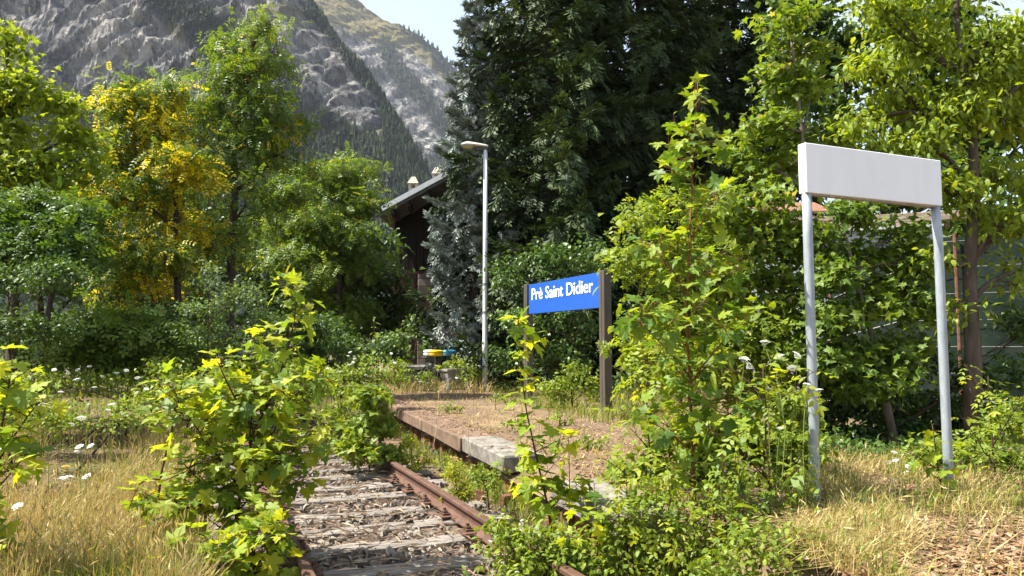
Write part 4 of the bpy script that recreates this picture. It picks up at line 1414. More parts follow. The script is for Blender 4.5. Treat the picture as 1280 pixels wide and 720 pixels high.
# ---- stone planter (flared, square) with a plant, and a rough stone trough
pb = P(566, 481, 19.0); pb[2] = PZ
pl = thing('planter', pb, 'flared square concrete planter beside the coloured lids', 'planter')
def frustum(c, h0, h1, z0, z1, rot):
    ca, sa = math.cos(rot), math.sin(rot)
    V = []
    for h, z in ((h0, z0), (h1, z1)):
        for sx, sy in ((-1, -1), (1, -1), (1, 1), (-1, 1)):
            x, y = sx * h, sy * h
            V.append([c[0] + x * ca - y * sa, c[1] + x * sa + y * ca, z])
    return np.array(V), BOXF
for nm, h0, h1, z0, z1 in (('base', 0.20, 0.20, 0, 0.06), ('bowl', 0.16, 0.26, 0.062, 0.45), ('rim', 0.28, 0.28, 0.452, 0.51)):
    V, Fq = frustum(pb, h0, h1, PZ + z0, PZ + z1, 0.5)
    mesh_obj(nm, V, Fq, M['planter'], pl)
tb_ = P(511, 480, 18.5); tb_[2] = PZ
tr = thing('stone_trough', tb_, 'dark lichened stone trough half hidden in weeds at the platform end', 'trough')
V, Fq = box(tb_ + [0, 0, 0.24], (0.36, 0.32, 0.27), None, 0.05)
rr = np.random.default_rng(5)
mesh_obj('body', V + rr.normal(0, 0.02, V.shape), Fq, M['trough'], tr)
V, Fq = box(tb_ + [0, 0, 0.55], (0.39, 0.35, 0.04), None, 0.02)
mesh_obj('rim', V + rr.normal(0, 0.012, V.shape), Fq, M['trough'], tr)

# ---- old stone wall stub, white post, thin dark post with plate
wb = P(562, 452, 23.0); wb[2] = PZ
sw = thing('stone_wall', wb, 'short beige stone wall stub behind the planter', 'wall')
sm = mesh_data('stone', *box((0, 0, 0), (0.5, 0.5, 0.5), None, 0.07), M['wall_stone'])
rr = np.random.default_rng(15)
zc = PZ
row = 0
while zc < P(562, 398, 23.0)[2]:
    h = rr.uniform(0.15, 0.24)
    x = -0.75 + rr.uniform(0, 0.1)
    while x < 0.55:
        w = rr.uniform(0.22, 0.46)
        link_obj('stone', sm, (wb[0] + x + w / 2, wb[1] + rr.normal(0, 0.015), zc + h / 2), (0, rr.normal(0, 0.03), rr.normal(0, 0.04)), (w - 0.015, 0.42, h - 0.012), sw)
        x += w
    zc += h; row += 1
V, Fq = box((wb[0] - 0.08, wb[1] + 0.02, (PZ + zc) / 2), (0.66, 0.17, (zc - PZ) / 2 - 0.02))
mesh_obj('mortar', V, Fq, M['mortar'], sw)
p = P(575, 450, 22.0)
V, Fq = box((p[0], p[1], (PZ + P(575, 402, 22.0)[2]) / 2), (0.07, 0.07, (P(575, 402, 22)[2] - PZ) / 2), None, 0.01)
M['white_post'] = simple('peeling_white_paint', (0.62, 0.60, 0.56), 0.7, 0.2, 0, 9, 0.3)
tag(mesh_obj('white_post', V, Fq, M['white_post'], loc=(p[0], p[1], PZ)), 'peeling white post beside the stone wall stub', 'post')
p = P(569, 452, 21.0)
sg = thing('marker_post', (p[0], p[1], PZ), 'thin dark marker post with small brown plate near the stone wall', 'post')
zt = P(569, 420, 21.0)[2]
V, Fc = tube(np.array([[p[0], p[1], PZ - 0.1], [p[0], p[1], zt]]), 0.02, 6)
mesh_obj('post', V, Fc, M['dark_metal'], sg)
V, Fq = box((p[0], p[1] - 0.03, zt + 0.04), (0.13, 0.012, 0.06))
M['brown_plate'] = simple('brown_plate', (0.26, 0.16, 0.09), 0.6, 0.3)
mesh_obj('plate', V, Fq, M['brown_plate'], sg)

# ---- chalet
M['dark_wood'] = simple('dark_stained_timber', (0.022, 0.015, 0.011), 0.85, 0.2, 0, 8, 0.4, 0.4, (6, 6, 0.5))
M['red_wood'] = simple('reddish_brown_timber', (0.06, 0.03, 0.02), 0.75, 0.2, 0, 8, 0.3, 0.3, (0.5, 6, 6))
M['roof_stone'] = simple('grey_stone_slab_roof', (0.10, 0.095, 0.09), 0.8, 0.2, 0, 5, 0.3, 0.5)
M['verge'] = simple('pale_metal_verge', (0.74, 0.74, 0.72), 0.45, 0.4, 0.0, 6, 0.08)
M['chimney'] = simple('beige_chimney_render', (0.46, 0.39, 0.31), 0.85, 0.15, 0, 8, 0.18, 0.3)
HY = 28.0
ea = P(471, 264, HY); ap = P(598, 195, HY)               # eave end and ridge of the verge
slope = (ap[2] - ea[2]) / (ap[0] - ea[0])
ch = thing('chalet', (ap[0], HY, PZ), 'dark timber chalet with pale roof verge behind the blue spruce', 'house')
wl = ea[0] + 0.35
wr = 2 * ap[0] - wl
wy = HY + 2.2
# gable wall with planks
V = np.array([[wl, wy, PZ - 0.5], [wr, wy, PZ - 0.5], [wr, wy, ea[2] + slope * 0.75], [ap[0], wy, ap[2] - 0.2], [wl, wy, ea[2] + slope * 0.75],
              [wl, wy + 9, PZ - 0.5], [wr, wy + 9, PZ - 0.5], [wr, wy + 9, ea[2] + slope * 0.75], [ap[0], wy + 9, ap[2] - 0.2], [wl, wy + 9, ea[2] + slope * 0.75]])
Ft = np.array([[0, 1, 2], [0, 2, 4], [4, 2, 3], [5, 7, 6], [5, 9, 7], [9, 8, 7], [0, 4, 9], [0, 9, 5], [1, 6, 7], [1, 7, 2], [4, 3, 8], [4, 8, 9], [3, 2, 7], [3, 7, 8]])
wall = mesh_obj('wall', V, Ft, M['dark_wood'], ch)
x = wl + 0.01
while x < wr - 0.3:
    w = 0.29
    top = min(ea[2] + slope * (x - ea[0]), ea[2] + slope * (2 * ap[0] - ea[0] - x - w)) - 0.12
    if top > PZ + 3.2:
        V, Fq = box((x + w / 2, wy - 0.02, (PZ + 2.6 + top) / 2), (w / 2 - 0.012, 0.025, (top - PZ - 2.6) / 2), None, 0.006)
        mesh_obj('plank', V, Fq, M['dark_wood'], wall)
    x += w + 0.012
# roof: two slabs with verge boards
for sgn in (1, -1):
    e0 = np.array([ap[0] - sgn * (ap[0] - ea[0]), HY, ea[2]])
    a = nrm(np.array([ap[0], HY, ap[2]]) - e0)
    nrmv = np.array([-a[2], 0, a[0]]) * (1 if sgn == 1 else -1)
    ln = np.linalg.norm(ap - ea)
    mb = MB()
    axbox(mb, e0, a, np.array([0, 1.0, 0]), nrmv, (-0.02, ln), (0.03, 11.0), (-0.22, 0.0))
    rf = mb.build('roof', M['roof_stone'], ch)
    for rwk in range(8):
        mb = MB()
        axbox(mb, e0, a, np.array([0, 1.0, 0]), nrmv, (rwk * ln / 8, (rwk + 1.08) * ln / 8), (0.05, 10.98), (0.002 + 0.002 * rwk, 0.05))
        mb.build('slab_course', M['roof_stone'], rf)
    mb = MB(); axbox(mb, e0, a, np.array([0, 1.0, 0]), nrmv, (-0.05, ln + 0.02), (-0.03, 0.028), (-0.10, 0.085))
    mb.build('verge', M['verge'], rf)
    for q in (0.35, 0.9, 1.6, 2.4):
        mb = MB(); axbox(mb, e0, a, np.array([0, 1.0, 0]), nrmv, (q * 1.2, q * 1.2 + 0.16), (0.04, 1.55), (-0.42, -0.222))
        mb.build('purlin_end', M['dark_wood'], rf)
# chimneys
for (cpx, cpy, wpx, dd) in ((517, 226, 14, 31.5), (546, 214, 12, 33.5)):
    ct = P(cpx, cpy, dd)
    hw = wpx / F * dd / 2
    zb = ct[2] - 1.3
    V, Fq = box((ct[0], dd, (zb + ct[2] - 0.35) / 2), (hw * 0.78, hw * 0.78, (ct[2] - 0.35 - zb) / 2))
    cm = mesh_obj('chimney', V, Fq, M['chimney'], ch)
    for sx in (-1, 1):
        for sy in (-1, 1):
            V, Fq = box((ct[0] + sx * hw * 0.6, dd + sy * hw * 0.6, ct[2] - 0.25), (0.05, 0.05, 0.10))
            mesh_obj('pillar', V, Fq, M['chimney'], cm)
    V, Fq = frustum((ct[0], dd), hw, hw * 0.35, ct[2] - 0.148, ct[2] + 0.16, 0.0)
    mesh_obj('cap', V, Fq, M['chimney'], cm)
# stone corner pillar and balcony
pp = P(534, 350, HY + 2.1)
rr = np.random.default_rng(33)
zc = PZ
pil = None
V, Fq = box((pp[0], pp[1] + 0.02, (PZ + 4.4) / 2), (0.30, 0.30, (4.4 - PZ) / 2))
pil = mesh_obj('pillar', V, Fq, M['mortar'], ch)
while zc < 4.3:
    h = rr.uniform(0.22, 0.36); x = -0.34
    while x < 0.32:
        w = min(rr.uniform(0.26, 0.5), 0.34 - x)
        if w < 0.08: break
        link_obj('stone', sm, (pp[0] + x + w / 2, pp[1] - 0.28, zc + h / 2), None, (w - 0.014, 0.16, h - 0.014), pil)
        x += w
    zc += h
by_ = HY + 1.7
bz0, bz1 = P(520, 372, by_)[2], P(520, 342, by_)[2]
bal = MB(); bal.add(*box(((wl + pp[0]) / 2, by_ + 0.1, bz0 - 0.06), ((pp[0] - wl) / 2, 0.5, 0.06)))
bo = bal.build('balcony', M['dark_wood'], ch)
for zz in (bz1, bz0 + 0.12):
    V, Fq = box(((wl + pp[0]) / 2, by_ - 0.36, zz), ((pp[0] - wl) / 2 - 0.02, 0.035, 0.05)); mesh_obj('rail', V, Fq, M['red_wood'], bo)
x = wl + 0.1
while x < pp[0] - 0.5:
    V, Fq = box((x, by_ - 0.36, (bz0 + bz1) / 2 + 0.03), (0.07, 0.02, (bz1 - bz0) / 2 - 0.11)); mesh_obj('baluster', V, Fq, M['red_wood'], bo)
    x += 0.19

# ---- dark plank fence at the left of the chalet
fx = P(420, 445, 22.0); fe = P(462, 445, 22.0)
fn = thing('plank_fence', (fx[0], 22.0, 0), 'dark vertical plank fence in the shade of the trees', 'fence')
M['fence_wood'] = simple('old_fence_wood', (0.06, 0.048, 0.038), 0.9, 0.1, 0, 10, 0.4, 0.4, (6, 6, 0.4))
x = fx[0]; rr = np.random.default_rng(3)
while x < fe[0]:
    V, Fq = box((x, 22.0, 0.85 + rr.normal(0, 0.03)), (0.085, 0.015, 0.9), None, 0.004); mesh_obj('plank', V, Fq, M['fence_wood'], fn)
    x += 0.21
for zz in (0.4, 1.3):
    V, Fq = box(((fx[0] + fe[0]) / 2, 22.05, zz), ((fe[0] - fx[0]) / 2 + 0.1, 0.03, 0.05)); mesh_obj('rail', V, Fq, M['fence_wood'], fn)

# ---- shed and shade-net fence behind the white sign
M['shed'] = simple('pale_grey_green_sheet', (0.26, 0.30, 0.28), 0.6, 0.3, 0, 4, 0.15, 0.1, (1, 1, 0.3))
M['shed_trim'] = simple('grey_shed_fascia', (0.40, 0.42, 0.41), 0.6, 0.3, 0, 4, 0.15)
M['tile_red'] = simple('faded_red_roof_tile', (0.22, 0.11, 0.075), 0.8, 0.2, 0, 8, 0.25, 0.3)
M['old_beam'] = simple('grey_old_beam', (0.24, 0.19, 0.14), 0.85, 0.15, 0, 10, 0.35, 0.4, (0.6, 4, 6))
def net_mat():
    t = NT('dark_green_shade_net')
    w = t.n('ShaderNodeTexWave'); w.inputs['Scale'].default_value = 2.2; w.inputs['Distortion'].default_value = 1.5
    t.l(t.pos((1, 1, 0.4)), w.inputs['Vector'])
    n = t.noise(t.pos(), 3, 4)
    c = t.ramp(n, [(0.3, (0.006, 0.014, 0.009)), (0.7, (0.014, 0.027, 0.018))])
    d = t.pbr(c, 0.7, 0.2)
    tr = t.n('ShaderNodeBsdfTransparent')
    mx = t.n('ShaderNodeMixShader'); mx.inputs[0].default_value = 0.03
    t.l(d, mx.inputs[1]); t.l(tr.outputs[0], mx.inputs[2])
    return t.done(mx.outputs[0])
M['net'] = net_mat()
SH = 11.5
sa = P(938, 328, SH + 1.0); sb_ = P(1165, 300, SH)
sd = nrm(np.array([sb_[0] - sa[0], sb_[1] - sa[1], 0])); sn = np.array([sd[1], -sd[0], 0])
slen = np.linalg.norm((sb_ - sa)[:2])
shz = P(1060, 292, SH + 0.4)[2]
shed = thing('garden_shed', (sa[0], sa[1], PZ), 'pale grey sheet-metal shed behind the white sign', 'shed')
org = np.array([sa[0], sa[1], PZ])
mb = MB(); axbox(mb, org, sd, -sn, UPV, (0, slen), (0.03, 2.4), (0, shz - PZ - 0.02)); mb.build('wall', M['shed'], shed)
q = 0.0
while q < slen - 0.1:
    mb = MB(); axbox(mb, org, sd, -sn, UPV, (q, q + 0.135), (-0.012, 0.029), (0, shz - PZ - 0.16)); mb.build('wall_panel', M['shed'], shed)
    q += 0.17
mb = MB(); axbox(mb, org, sd, -sn, UPV, (-0.1, slen + 0.1), (-0.06, 0.0), (shz - PZ - 0.16, shz - PZ + 0.03)); mb.build('fascia', M['shed_trim'], shed)
mb = MB(); axbox(mb, org, sd, -sn, UPV, (-0.15, slen + 0.15), (-0.12, 2.6), (shz - PZ + 0.032, shz - PZ + 0.07)); mb.build('roof', M['shed_trim'], shed)
rr = np.random.default_rng(9)
for k in range(9):                                         # old beams stored on the roof
    a_ = rr.uniform(-0.1, slen * 0.6); l_ = rr.uniform(0.9, 2.0); zz = shz + 0.075 + 0.085 * (k // 3) + 0.045
    yy_ = 0.1 + 0.16 * (k % 3)
    mb = MB(); axbox(mb, np.array([sa[0], sa[1], zz]), sd, -sn, UPV, (a_, a_ + l_), (yy_, yy_ + 0.12), (-0.04, 0.04), 0.006)
    o = mb.build('old_beam', M['old_beam'], loc=tuple(np.array([sa[0], sa[1], zz - 0.04]) + sd * (a_ + l_ / 2)))
    tag(o, 'weathered beam in the pile on the shed roof', 'beam', 'beams piled on the shed roof')
# small red-tiled canopy beyond
rt = P(985, 266, 13.6)
rc = thing('tiled_canopy', (rt[0], rt[1], PZ), 'small faded red tiled canopy roof left of the white sign', 'canopy')
for sx in (-0.55, 0.55):
    V, Fq = box((rt[0] + sx, rt[1] + 0.3, (PZ + rt[2]) / 2), (0.05, 0.05, (rt[2] - PZ) / 2)); mesh_obj('post', V, Fq, M['old_beam'], rc)
for k in range(8):
    for j in range(3):
        V, Fq = box((rt[0] - 0.62 + k * 0.18, rt[1] - 0.1 + j * 0.26, rt[2] + 0.03 + j * 0.10 + (k % 2) * 0.004), (0.085, 0.15, 0.018), np.stack([[1, 0, 0], nrm(np.array([0, 1, 0.38])), nrm(np.array([0, -0.38, 1]))]))
        mesh_obj('roof_tile', V, Fq, M['tile_red'], rc)
# net fence
NY = 9.6
na, nb_ = P(1030, 350, NY + 1.4), P(1420, 280, NY - 0.6)
nd = nrm(np.array([nb_[0] - na[0], nb_[1] - na[1], 0])); nl = np.linalg.norm((nb_ - na)[:2])
net = thing('shade_net_fence', (na[0], na[1], PZ), 'dark green shade-net fence behind the right-hand trees', 'fence')
S = np.linspace(0, nl, 90); H = np.linspace(0, 1, 22)
SS, HH = np.meshgrid(S, H, indexing='ij')
top = np.interp(SS, [0, nl * 0.28, nl], [P(1030, 350, NY + 1.4)[2], P(1135, 302, NY + 0.8)[2], P(1420, 282, NY - 0.6)[2]])
fold = 0.05 * (fbm(SS * 1.6, HH * 1.2, 4, 2) - 0.5) * 2 + 0.025 * np.sin(SS * 5 + 2 * HH)
sag = 0.04 * np.abs(np.sin(SS * math.pi / 1.6))
nx_ = na[0] + nd[0] * SS - nd[1] * fold; ny_ = na[1] + nd[1] * SS + nd[0] * fold
nz_ = PZ + 0.02 + (top - sag * HH - PZ) * HH
mesh_obj('net', np.stack([nx_, ny_, nz_], -1).reshape(-1, 3), grid_faces(90, 22), M['net'], net, smooth=True)
M['rust_post'] = simple('rusty_post', (0.15, 0.075, 0.045), 0.8, 0.2, 0, 20, 0.4)
for q in np.arange(0.1, nl, 1.6):
    p = na + nd * q
    tz = np.interp(q, [0, nl * 0.28, nl], [P(1030, 350, NY + 1.4)[2], P(1135, 302, NY + 0.8)[2], P(1420, 282, NY - 0.6)[2]])
    V, Fc = tube(np.array([[p[0] + nd[1] * 0.1, p[1] - nd[0] * 0.1, PZ - 0.1], [p[0] + nd[1] * 0.1, p[1] - nd[0] * 0.1, tz + 0.05]]), 0.022, 6)
    mesh_obj('post', V, Fc, M['rust_post'], net)
for fz in np.linspace(0.15, 0.98, 7):
    pts = []
    for q in np.linspace(0, nl, 20):
        p = na + nd * q
        tz = np.interp(q, [0, nl * 0.28, nl], [P(1030, 350, NY + 1.4)[2], P(1135, 302, NY + 0.8)[2], P(1420, 282, NY - 0.6)[2]])
        pts.append([p[0] + nd[1] * 0.085, p[1] - nd[0] * 0.085, PZ + (tz - PZ) * fz])
    V, Fc = tube(np.array(pts), 0.004, 4); mesh_obj('wire', V, Fc, M['bolt'], net)

# ================================================================== CONIFERS
def spruce(name, label, px, d, height, rad, seed, mat, nspr, ssize, hang=0.6, z0=0.6, taper=0.75, group=None, lift=0.0, lead=0.0):
    r = np.random.default_rng(seed)
    b = P(px, 460, d); base = np.array([b[0], d, PZ if px > 540 else 0.0])
    root = thing(name, base, label, 'tree', group)
    tb = MB()
    tk = np.stack([np.full(10, base[0]) + r.normal(0, 0.03, 10), np.full(10, base[1]) + r.normal(0, 0.03, 10), np.linspace(base[2] - 0.3, height, 10)], -1)
    tb.add(*tube(tk, np.linspace(0.26, 0.03, 10), 9))
    P_, A_, U_, S_ = [], [], [], []
    z = z0
    br = []
    while z < height - 0.3:
        f = (z - z0) / (height - z0)
        Lr = rad * (1 - f) ** taper * (0.75 + 0.25 * min(1, f * 6))
        nb_ = r.integers(5, 8)
        a0 = r.uniform(0, 6.28)
        for k in range(nb_):
            a = a0 + k * 6.283 / nb_ + r.normal(0, 0.12)
            L = Lr * r.uniform(0.62, 1.15)
            br.append((z + r.normal(0, 0.08), a, L))
        z += r.uniform(0.40, 0.58) * (1 - 0.35 * f)
    totL = sum(b_[2] * (1.0 if math.sin(b_[1]) < 0.35 else 0.3) for b_ in br)
    for zb, a, L in br:
        o = np.array([math.cos(a), math.sin(a), 0])
        t = np.linspace(0, 1, 7)
        dz = (-hang * 0.42 * t + (hang * 0.42 + lift) * 0.75 * t ** 2.4) * L
        pts = base * [1, 1, 0] + np.array([0, 0, zb]) + o * (t * L)[:, None] + UPV * dz[:, None]
        pts[:, :2] += r.normal(0, 0.02, (7, 2)) * L
        tb.add(*tube(pts, np.linspace(0.028 + 0.008 * L, 0.007, 7), 4, cap=False))
        wgt = 1.0 if math.sin(a) < 0.35 else 0.3
        n = max(3, int(nspr * L * wgt / totL))
        tt = 0.18 + 0.84 * r.random(n) ** 0.72
        side = r.choice([-1, 1], n)
        lat = np.abs(r.normal(0, 1, n)) * 0.17 * L * (1.1 - tt) + 0.02
        s = np.array([-o[1], o[0], 0])
        pp = np.stack([np.interp(np.clip(tt, 0, 1), t, pts[:, k]) for k in range(3)], -1)
        pp += s * (lat * side)[:, None] + o * (lat * 0.45)[:, None]
        isdrop = r.random(n) < hang * 0.55
        drop = r.random(n) * np.where(isdrop, 0.60, 0.06)
        pp[:, 2] -= drop + lat * 0.18
        ax = o * (0.75 + 0.3 * r.random(n))[:, None] + s * (side * (0.55 * r.random(n)))[:, None] + UPV * (np.where(isdrop, -1.5, 0.12 + lift) + r.normal(0, 0.25, n))[:, None]
        P_.append(pp); A_.append(nrm(ax)); U_.append(nrm(UPV + r.normal(0, 0.3, (n, 3)) + o * np.where(isdrop, 1.2, 0)[:, None]))
        S_.append(ssize * r.uniform(0.65, 1.25, n) * np.where(isdrop, 1.1, 1.0))
    tb.build('trunk', M['bark_dark'], root, smooth=True)
    mb = MB()
    Pp = np.concatenate(P_)
    cl = fbm(Pp[:, 0] * 1.7, Pp[:, 2] * 1.7 + Pp[:, 1], 3, seed)
    rv = np.clip(0.5 * r.random(len(Pp)) + 1.1 * (cl - 0.27), 0, 1)
    leafcloud(mb, r, Pp, np.concatenate(A_), np.concatenate(U_), np.concatenate(S_), SPRIG, rv)
    mb.build('crown', mat, root)
    return root

spruce('norway_spruce', 'tall dark spruce just right of the street lamp', 688, 20.6, 19.5, 3.7, 1, M['spruce'], 13500, 0.40, 0.8, 0.9)
spruce('norway_spruce', 'dark spruce behind the blue name board, middle of three', 805, 21.6, 19.5, 3.5, 2, M['spruce'], 12500, 0.40, 0.9, 0.9)
spruce('norway_spruce', 'dark spruce behind the leafy tree tops, rightmost of three', 930, 23.5, 18.0, 3.4, 3, M['spruce'], 8500, 0.46, 0.9, 0.9)
spruce('norway_spruce', 'dark spruce farther back, filling the gap behind the other spruces', 860, 27.5, 19.0, 3.8, 6, M['spruce'], 4500, 0.75, 0.9, 0.9)
spruce('norway_spruce', 'dark spruce farther back, behind the one beside the lamp', 700, 25.5, 20.0, 3.8, 7, M['spruce'], 5000, 0.75, 0.9, 0.9)
spruce('blue_spruce', 'silvery blue spruce left of the street lamp', 594, 20.2, 11.5, 1.45, 4, M['blue_spruce'], 9500, 0.25, 0.45, 0.75, 0.55, lift=0.25)

# ================================================================== BROADLEAF TREES, LEFT SIDE
def yellow_tint(spots, amt):
    def f(L, cl, cr, r):
        px, py = proj(cl)
        v = np.zeros(len(L))
        for (x, y, rx, ry, a) in spots:
            v = np.maximum(v, a * np.clip(1.9 - np.hypot((px - x) / rx, (py - y) / ry) * 1.3, 0, 1))
        return np.where(r.random(len(L)) < v, r.uniform(0.6, 1.0, len(L)), amt * (r.random(len(L)) < 0.05))
    return f
gl = lambda px, d: np.array([*P(px, 455, d)[:2], 0.0])
ysp = [(125, 118, 30, 14, .9), (205, 150, 26, 30, .8), (185, 178, 40, 14, .7), (240, 210, 40, 16, .95), (265, 210, 25, 12, .8), (120, 235, 30, 14, .8), (130, 265, 34, 14, .8), (205, 255, 22, 12, .7),
       (232, 290, 28, 24, .95), (100, 300, 28, 14, .8), (95, 330, 16, 10, .9), (190, 350, 30, 18, .8), (135, 362, 18, 10, .8), (160, 300, 40, 14, .4)]
lobe_tree('locust_tree', 'locust tree with many yellow leaves among green, left of the tall locust', 'tree', gl(225, 15),
          [(165, 125, 58, 30), (205, 160, 62, 40), (150, 190, 50, 30), (225, 210, 62, 34), (130, 240, 58, 34), (200, 260, 65, 36), (120, 305, 52, 34), (205, 310, 65, 38), (170, 360, 75, 36), (245, 300, 40, 34), (215, 110, 35, 22)],
          15, LOCUST, 0.24, 7000, M['locust'], M['bark_dark'], 11, r0=0.10, pods=1300, sub=8, per=7, spread=0.17, droop=0.5, tintf=yellow_tint(ysp, 0.5), flat=0.62)
lobe_tree('locust_tree', 'tallest locust tree on the left, standing out against the grey cliffs', 'tree', gl(290, 16),
          [(335, 28, 42, 18), (300, 60, 42, 26), (275, 95, 42, 24), (330, 75, 46, 26), (310, 120, 60, 30), (265, 135, 40, 22), (350, 150, 48, 24), (295, 165, 62, 30), (345, 195, 60, 28), (275, 215, 50, 30), (330, 245, 62, 32), (290, 290, 60, 34)],
          16, LOCUST, 0.24, 4700, M['locust'], M['bark_dark'], 12, r0=0.11, pods=1500, sub=7, per=7, spread=0.17, droop=0.45, tintf=yellow_tint([(365, 165, 30, 10, .35)], 0.6), flat=0.62,
          trunk=np.array([P(285, 455, 16), P(287, 380, 16), P(290, 300, 16), P(294, 240, 16), P(292, 190, 16), P(302, 120, 16), P(315, 60, 16), P(330, 20, 16)]))
lobe_tree('locust_tree', 'broad green locust tree left of the chalet', 'tree', gl(425, 22),
          [(430, 215, 52, 30), (385, 225, 46, 28), (450, 255, 42, 28), (400, 275, 62, 34), (452, 295, 30, 24), (425, 320, 62, 34), (470, 330, 26, 16), (380, 330, 52, 34), (415, 370, 62, 30), (450, 385, 30, 24), (360, 280, 40, 30)],
          22, LOCUST, 0.29, 7500, M['locust'], M['bark_dark'], 13, r0=0.12, pods=700, sub=8, per=7, spread=0.18, droop=0.45, flat=0.62, tintf=yellow_tint([], 0.4))
lobe_tree('maple_tree', 'sunlit pale green tree at the left edge of the view', 'tree', gl(10, 13),
          [(8, 55, 24, 26), (30, 110, 48, 30), (72, 130, 34, 26), (15, 165, 50, 40), (85, 175, 38, 26), (50, 210, 60, 36), (110, 205, 34, 26), (-40, 120, 50, 60), (-30, 220, 60, 50)],
          13, [OVAL, MAPLES_LO[0]], 0.125, 7000, M['bright'], M['bark_dark'], 14, r0=0.11, sub=5, per=12, spread=0.16, droop=0.4)
lobe_tree('locust_tree', 'low dark feathery locust at the far left below the pale tree', 'tree', gl(40, 12),
          [(35, 265, 60, 28), (85, 265, 45, 22), (20, 310, 55, 34), (75, 310, 50, 30), (-40, 300, 50, 40)],
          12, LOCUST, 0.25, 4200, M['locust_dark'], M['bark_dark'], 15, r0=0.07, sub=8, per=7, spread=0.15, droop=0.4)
# background woods behind, seen through gaps
for k, (pxc, dd, lob, lab) in enumerate([
    (60, 23, [(40, 230, 90, 60), (110, 260, 80, 60), (60, 330, 110, 60), (150, 350, 100, 50), (20, 400, 90, 40), (130, 420, 90, 35)], 'dark backing tree behind the left-edge trees'),
    (260, 24, [(230, 250, 80, 60), (300, 290, 80, 60), (240, 340, 100, 60), (330, 360, 90, 50), (250, 410, 110, 40), (340, 420, 80, 35)], 'dark backing tree behind the yellow and tall locusts'),
    (430, 25, [(400, 290, 70, 50), (460, 300, 50, 50), (440, 350, 80, 50), (400, 400, 80, 40), (480, 400, 50, 40), (500, 365, 26, 30)], 'dark backing tree close to the chalet')]):
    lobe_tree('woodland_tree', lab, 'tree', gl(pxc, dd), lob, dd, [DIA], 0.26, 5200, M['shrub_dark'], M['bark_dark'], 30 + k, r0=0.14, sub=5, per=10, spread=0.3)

# ---- shrubs on the left
SHR = 'shrub'
def shrub(name, label, px, d, lobes, leaf, size, n, mat, seed, z=0.0, barkm='stem_brown', group=None, spread=0.1, per=10, r0=0.02, cat='shrub', **kw):
    b = P(px, 470, d); b[2] = z
    return lobe_tree(name, label, cat, b, lobes, d, leaf, size, n, M[mat], M[barkm], seed, r0=r0, sub=5, per=per, spread=spread, twig=0.003, group=group, **kw)
shrub('pale_shrub', 'tall pale green small-leaved shrub in front of the locusts', 265, 12.0, [(262, 345, 14, 22), (258, 385, 32, 26), (300, 370, 32, 28), (275, 420, 50, 26), (325, 395, 26, 26), (330, 425, 34, 20)], [OVAL], 0.062, 3800, 'shrub', 41)
shrub('fern_shrub', 'low bright feathery sumac-like shrub at the edge of the meadow', 160, 12.5, [(120, 415, 44, 18), (175, 405, 52, 20), (220, 430, 40, 20), (150, 440, 60, 16), (90, 440, 34, 16)], LOCUST, 0.30, 1500, 'locust', 42, per=6)
shrub('dark_shrub', 'grey-green dense shrub at the far left', 20, 10.5, [(10, 350, 40, 40), (60, 350, 40, 34), (30, 405, 50, 36), (75, 400, 34, 34), (90, 350, 26, 34), (-20, 400, 40, 50)], [OVAL], 0.07, 4200, 'shrub_dark', 43)
shrub('dark_shrub', 'shady shrub between the pale shrub and the forked maple sapling', 380, 14.0, [(350, 410, 34, 26), (395, 405, 36, 28), (370, 440, 50, 18), (430, 430, 30, 24)], [OVAL], 0.09, 2600, 'shrub_dark', 44)
shrub('dark_shrub', 'shady undergrowth shrub behind the feathery shrub', 200, 14.5, [(120, 390, 60, 30), (190, 395, 60, 30), (250, 430, 50, 22), (80, 420, 50, 30)], [OVAL], 0.10, 2800, 'shrub_dark', 45)
shrub('leafy_shrub', 'grey-leaved shrub below the blue spruce', 515, 20.5, [(520, 410, 24, 20), (500, 425, 24, 18), (540, 425, 22, 18), (530, 395, 14, 14)], [OVAL], 0.12, 1300, 'shrub', 46, PZ)

for k, (px, d, lob, mt, n, sz, lab) in enumerate([
    (60, 14.0, [(0, 440, 60, 30), (70, 445, 60, 28), (130, 455, 50, 24), (30, 475, 70, 20), (-60, 450, 60, 40)], 'shrub_dark', 4200, 0.11, 'dense dark undergrowth beyond the meadow, leftmost'),
    (230, 14.0, [(180, 455, 50, 28), (240, 460, 50, 26), (300, 455, 50, 28), (350, 460, 40, 26), (400, 455, 30, 26)], 'shrub_dark', 4200, 0.11, 'dense dark undergrowth below the tall locust trunk'),
    (420, 19.0, [(380, 445, 40, 20), (420, 430, 40, 30), (460, 435, 34, 28), (490, 440, 26, 24), (400, 405, 50, 30)], 'shrub_dark', 3000, 0.13, 'dark undergrowth against the plank fence'),
    (100, 11.5, [(50, 480, 44, 18), (110, 480, 40, 18), (165, 476, 40, 20), (215, 470, 40, 22)], 'cover', 2200, 0.07, 'low green weeds at the far edge of the meadow path'),
    (220, 10.0, [(200, 495, 40, 18), (250, 485, 40, 20), (180, 505, 30, 12), (290, 490, 40, 20)], 'cover', 2200, 0.065, 'low green weeds behind the thin maple sapling'),
    (100, 9.0, [(60, 522, 40, 12), (110, 525, 40, 10), (160, 520, 36, 12)], 'cover', 1100, 0.06, 'low green weeds across the shaded meadow path'),
    (30, 8.0, [(0, 490, 34, 26), (40, 510, 26, 18), (-30, 520, 40, 40)], 'cover', 1200, 0.08, 'green weed bush behind the edge-cut maple sapling'),
    (340, 11.5, [(310, 475, 40, 22), (350, 475, 40, 22), (395, 470, 34, 24), (380, 495, 36, 16)], 'cover', 2400, 0.075, 'green weeds beyond the forked maple sapling')]):
    shrub('undergrowth', lab, px, d, lob, [OVAL], sz, n, mt, 140 + k, spread=0.12)

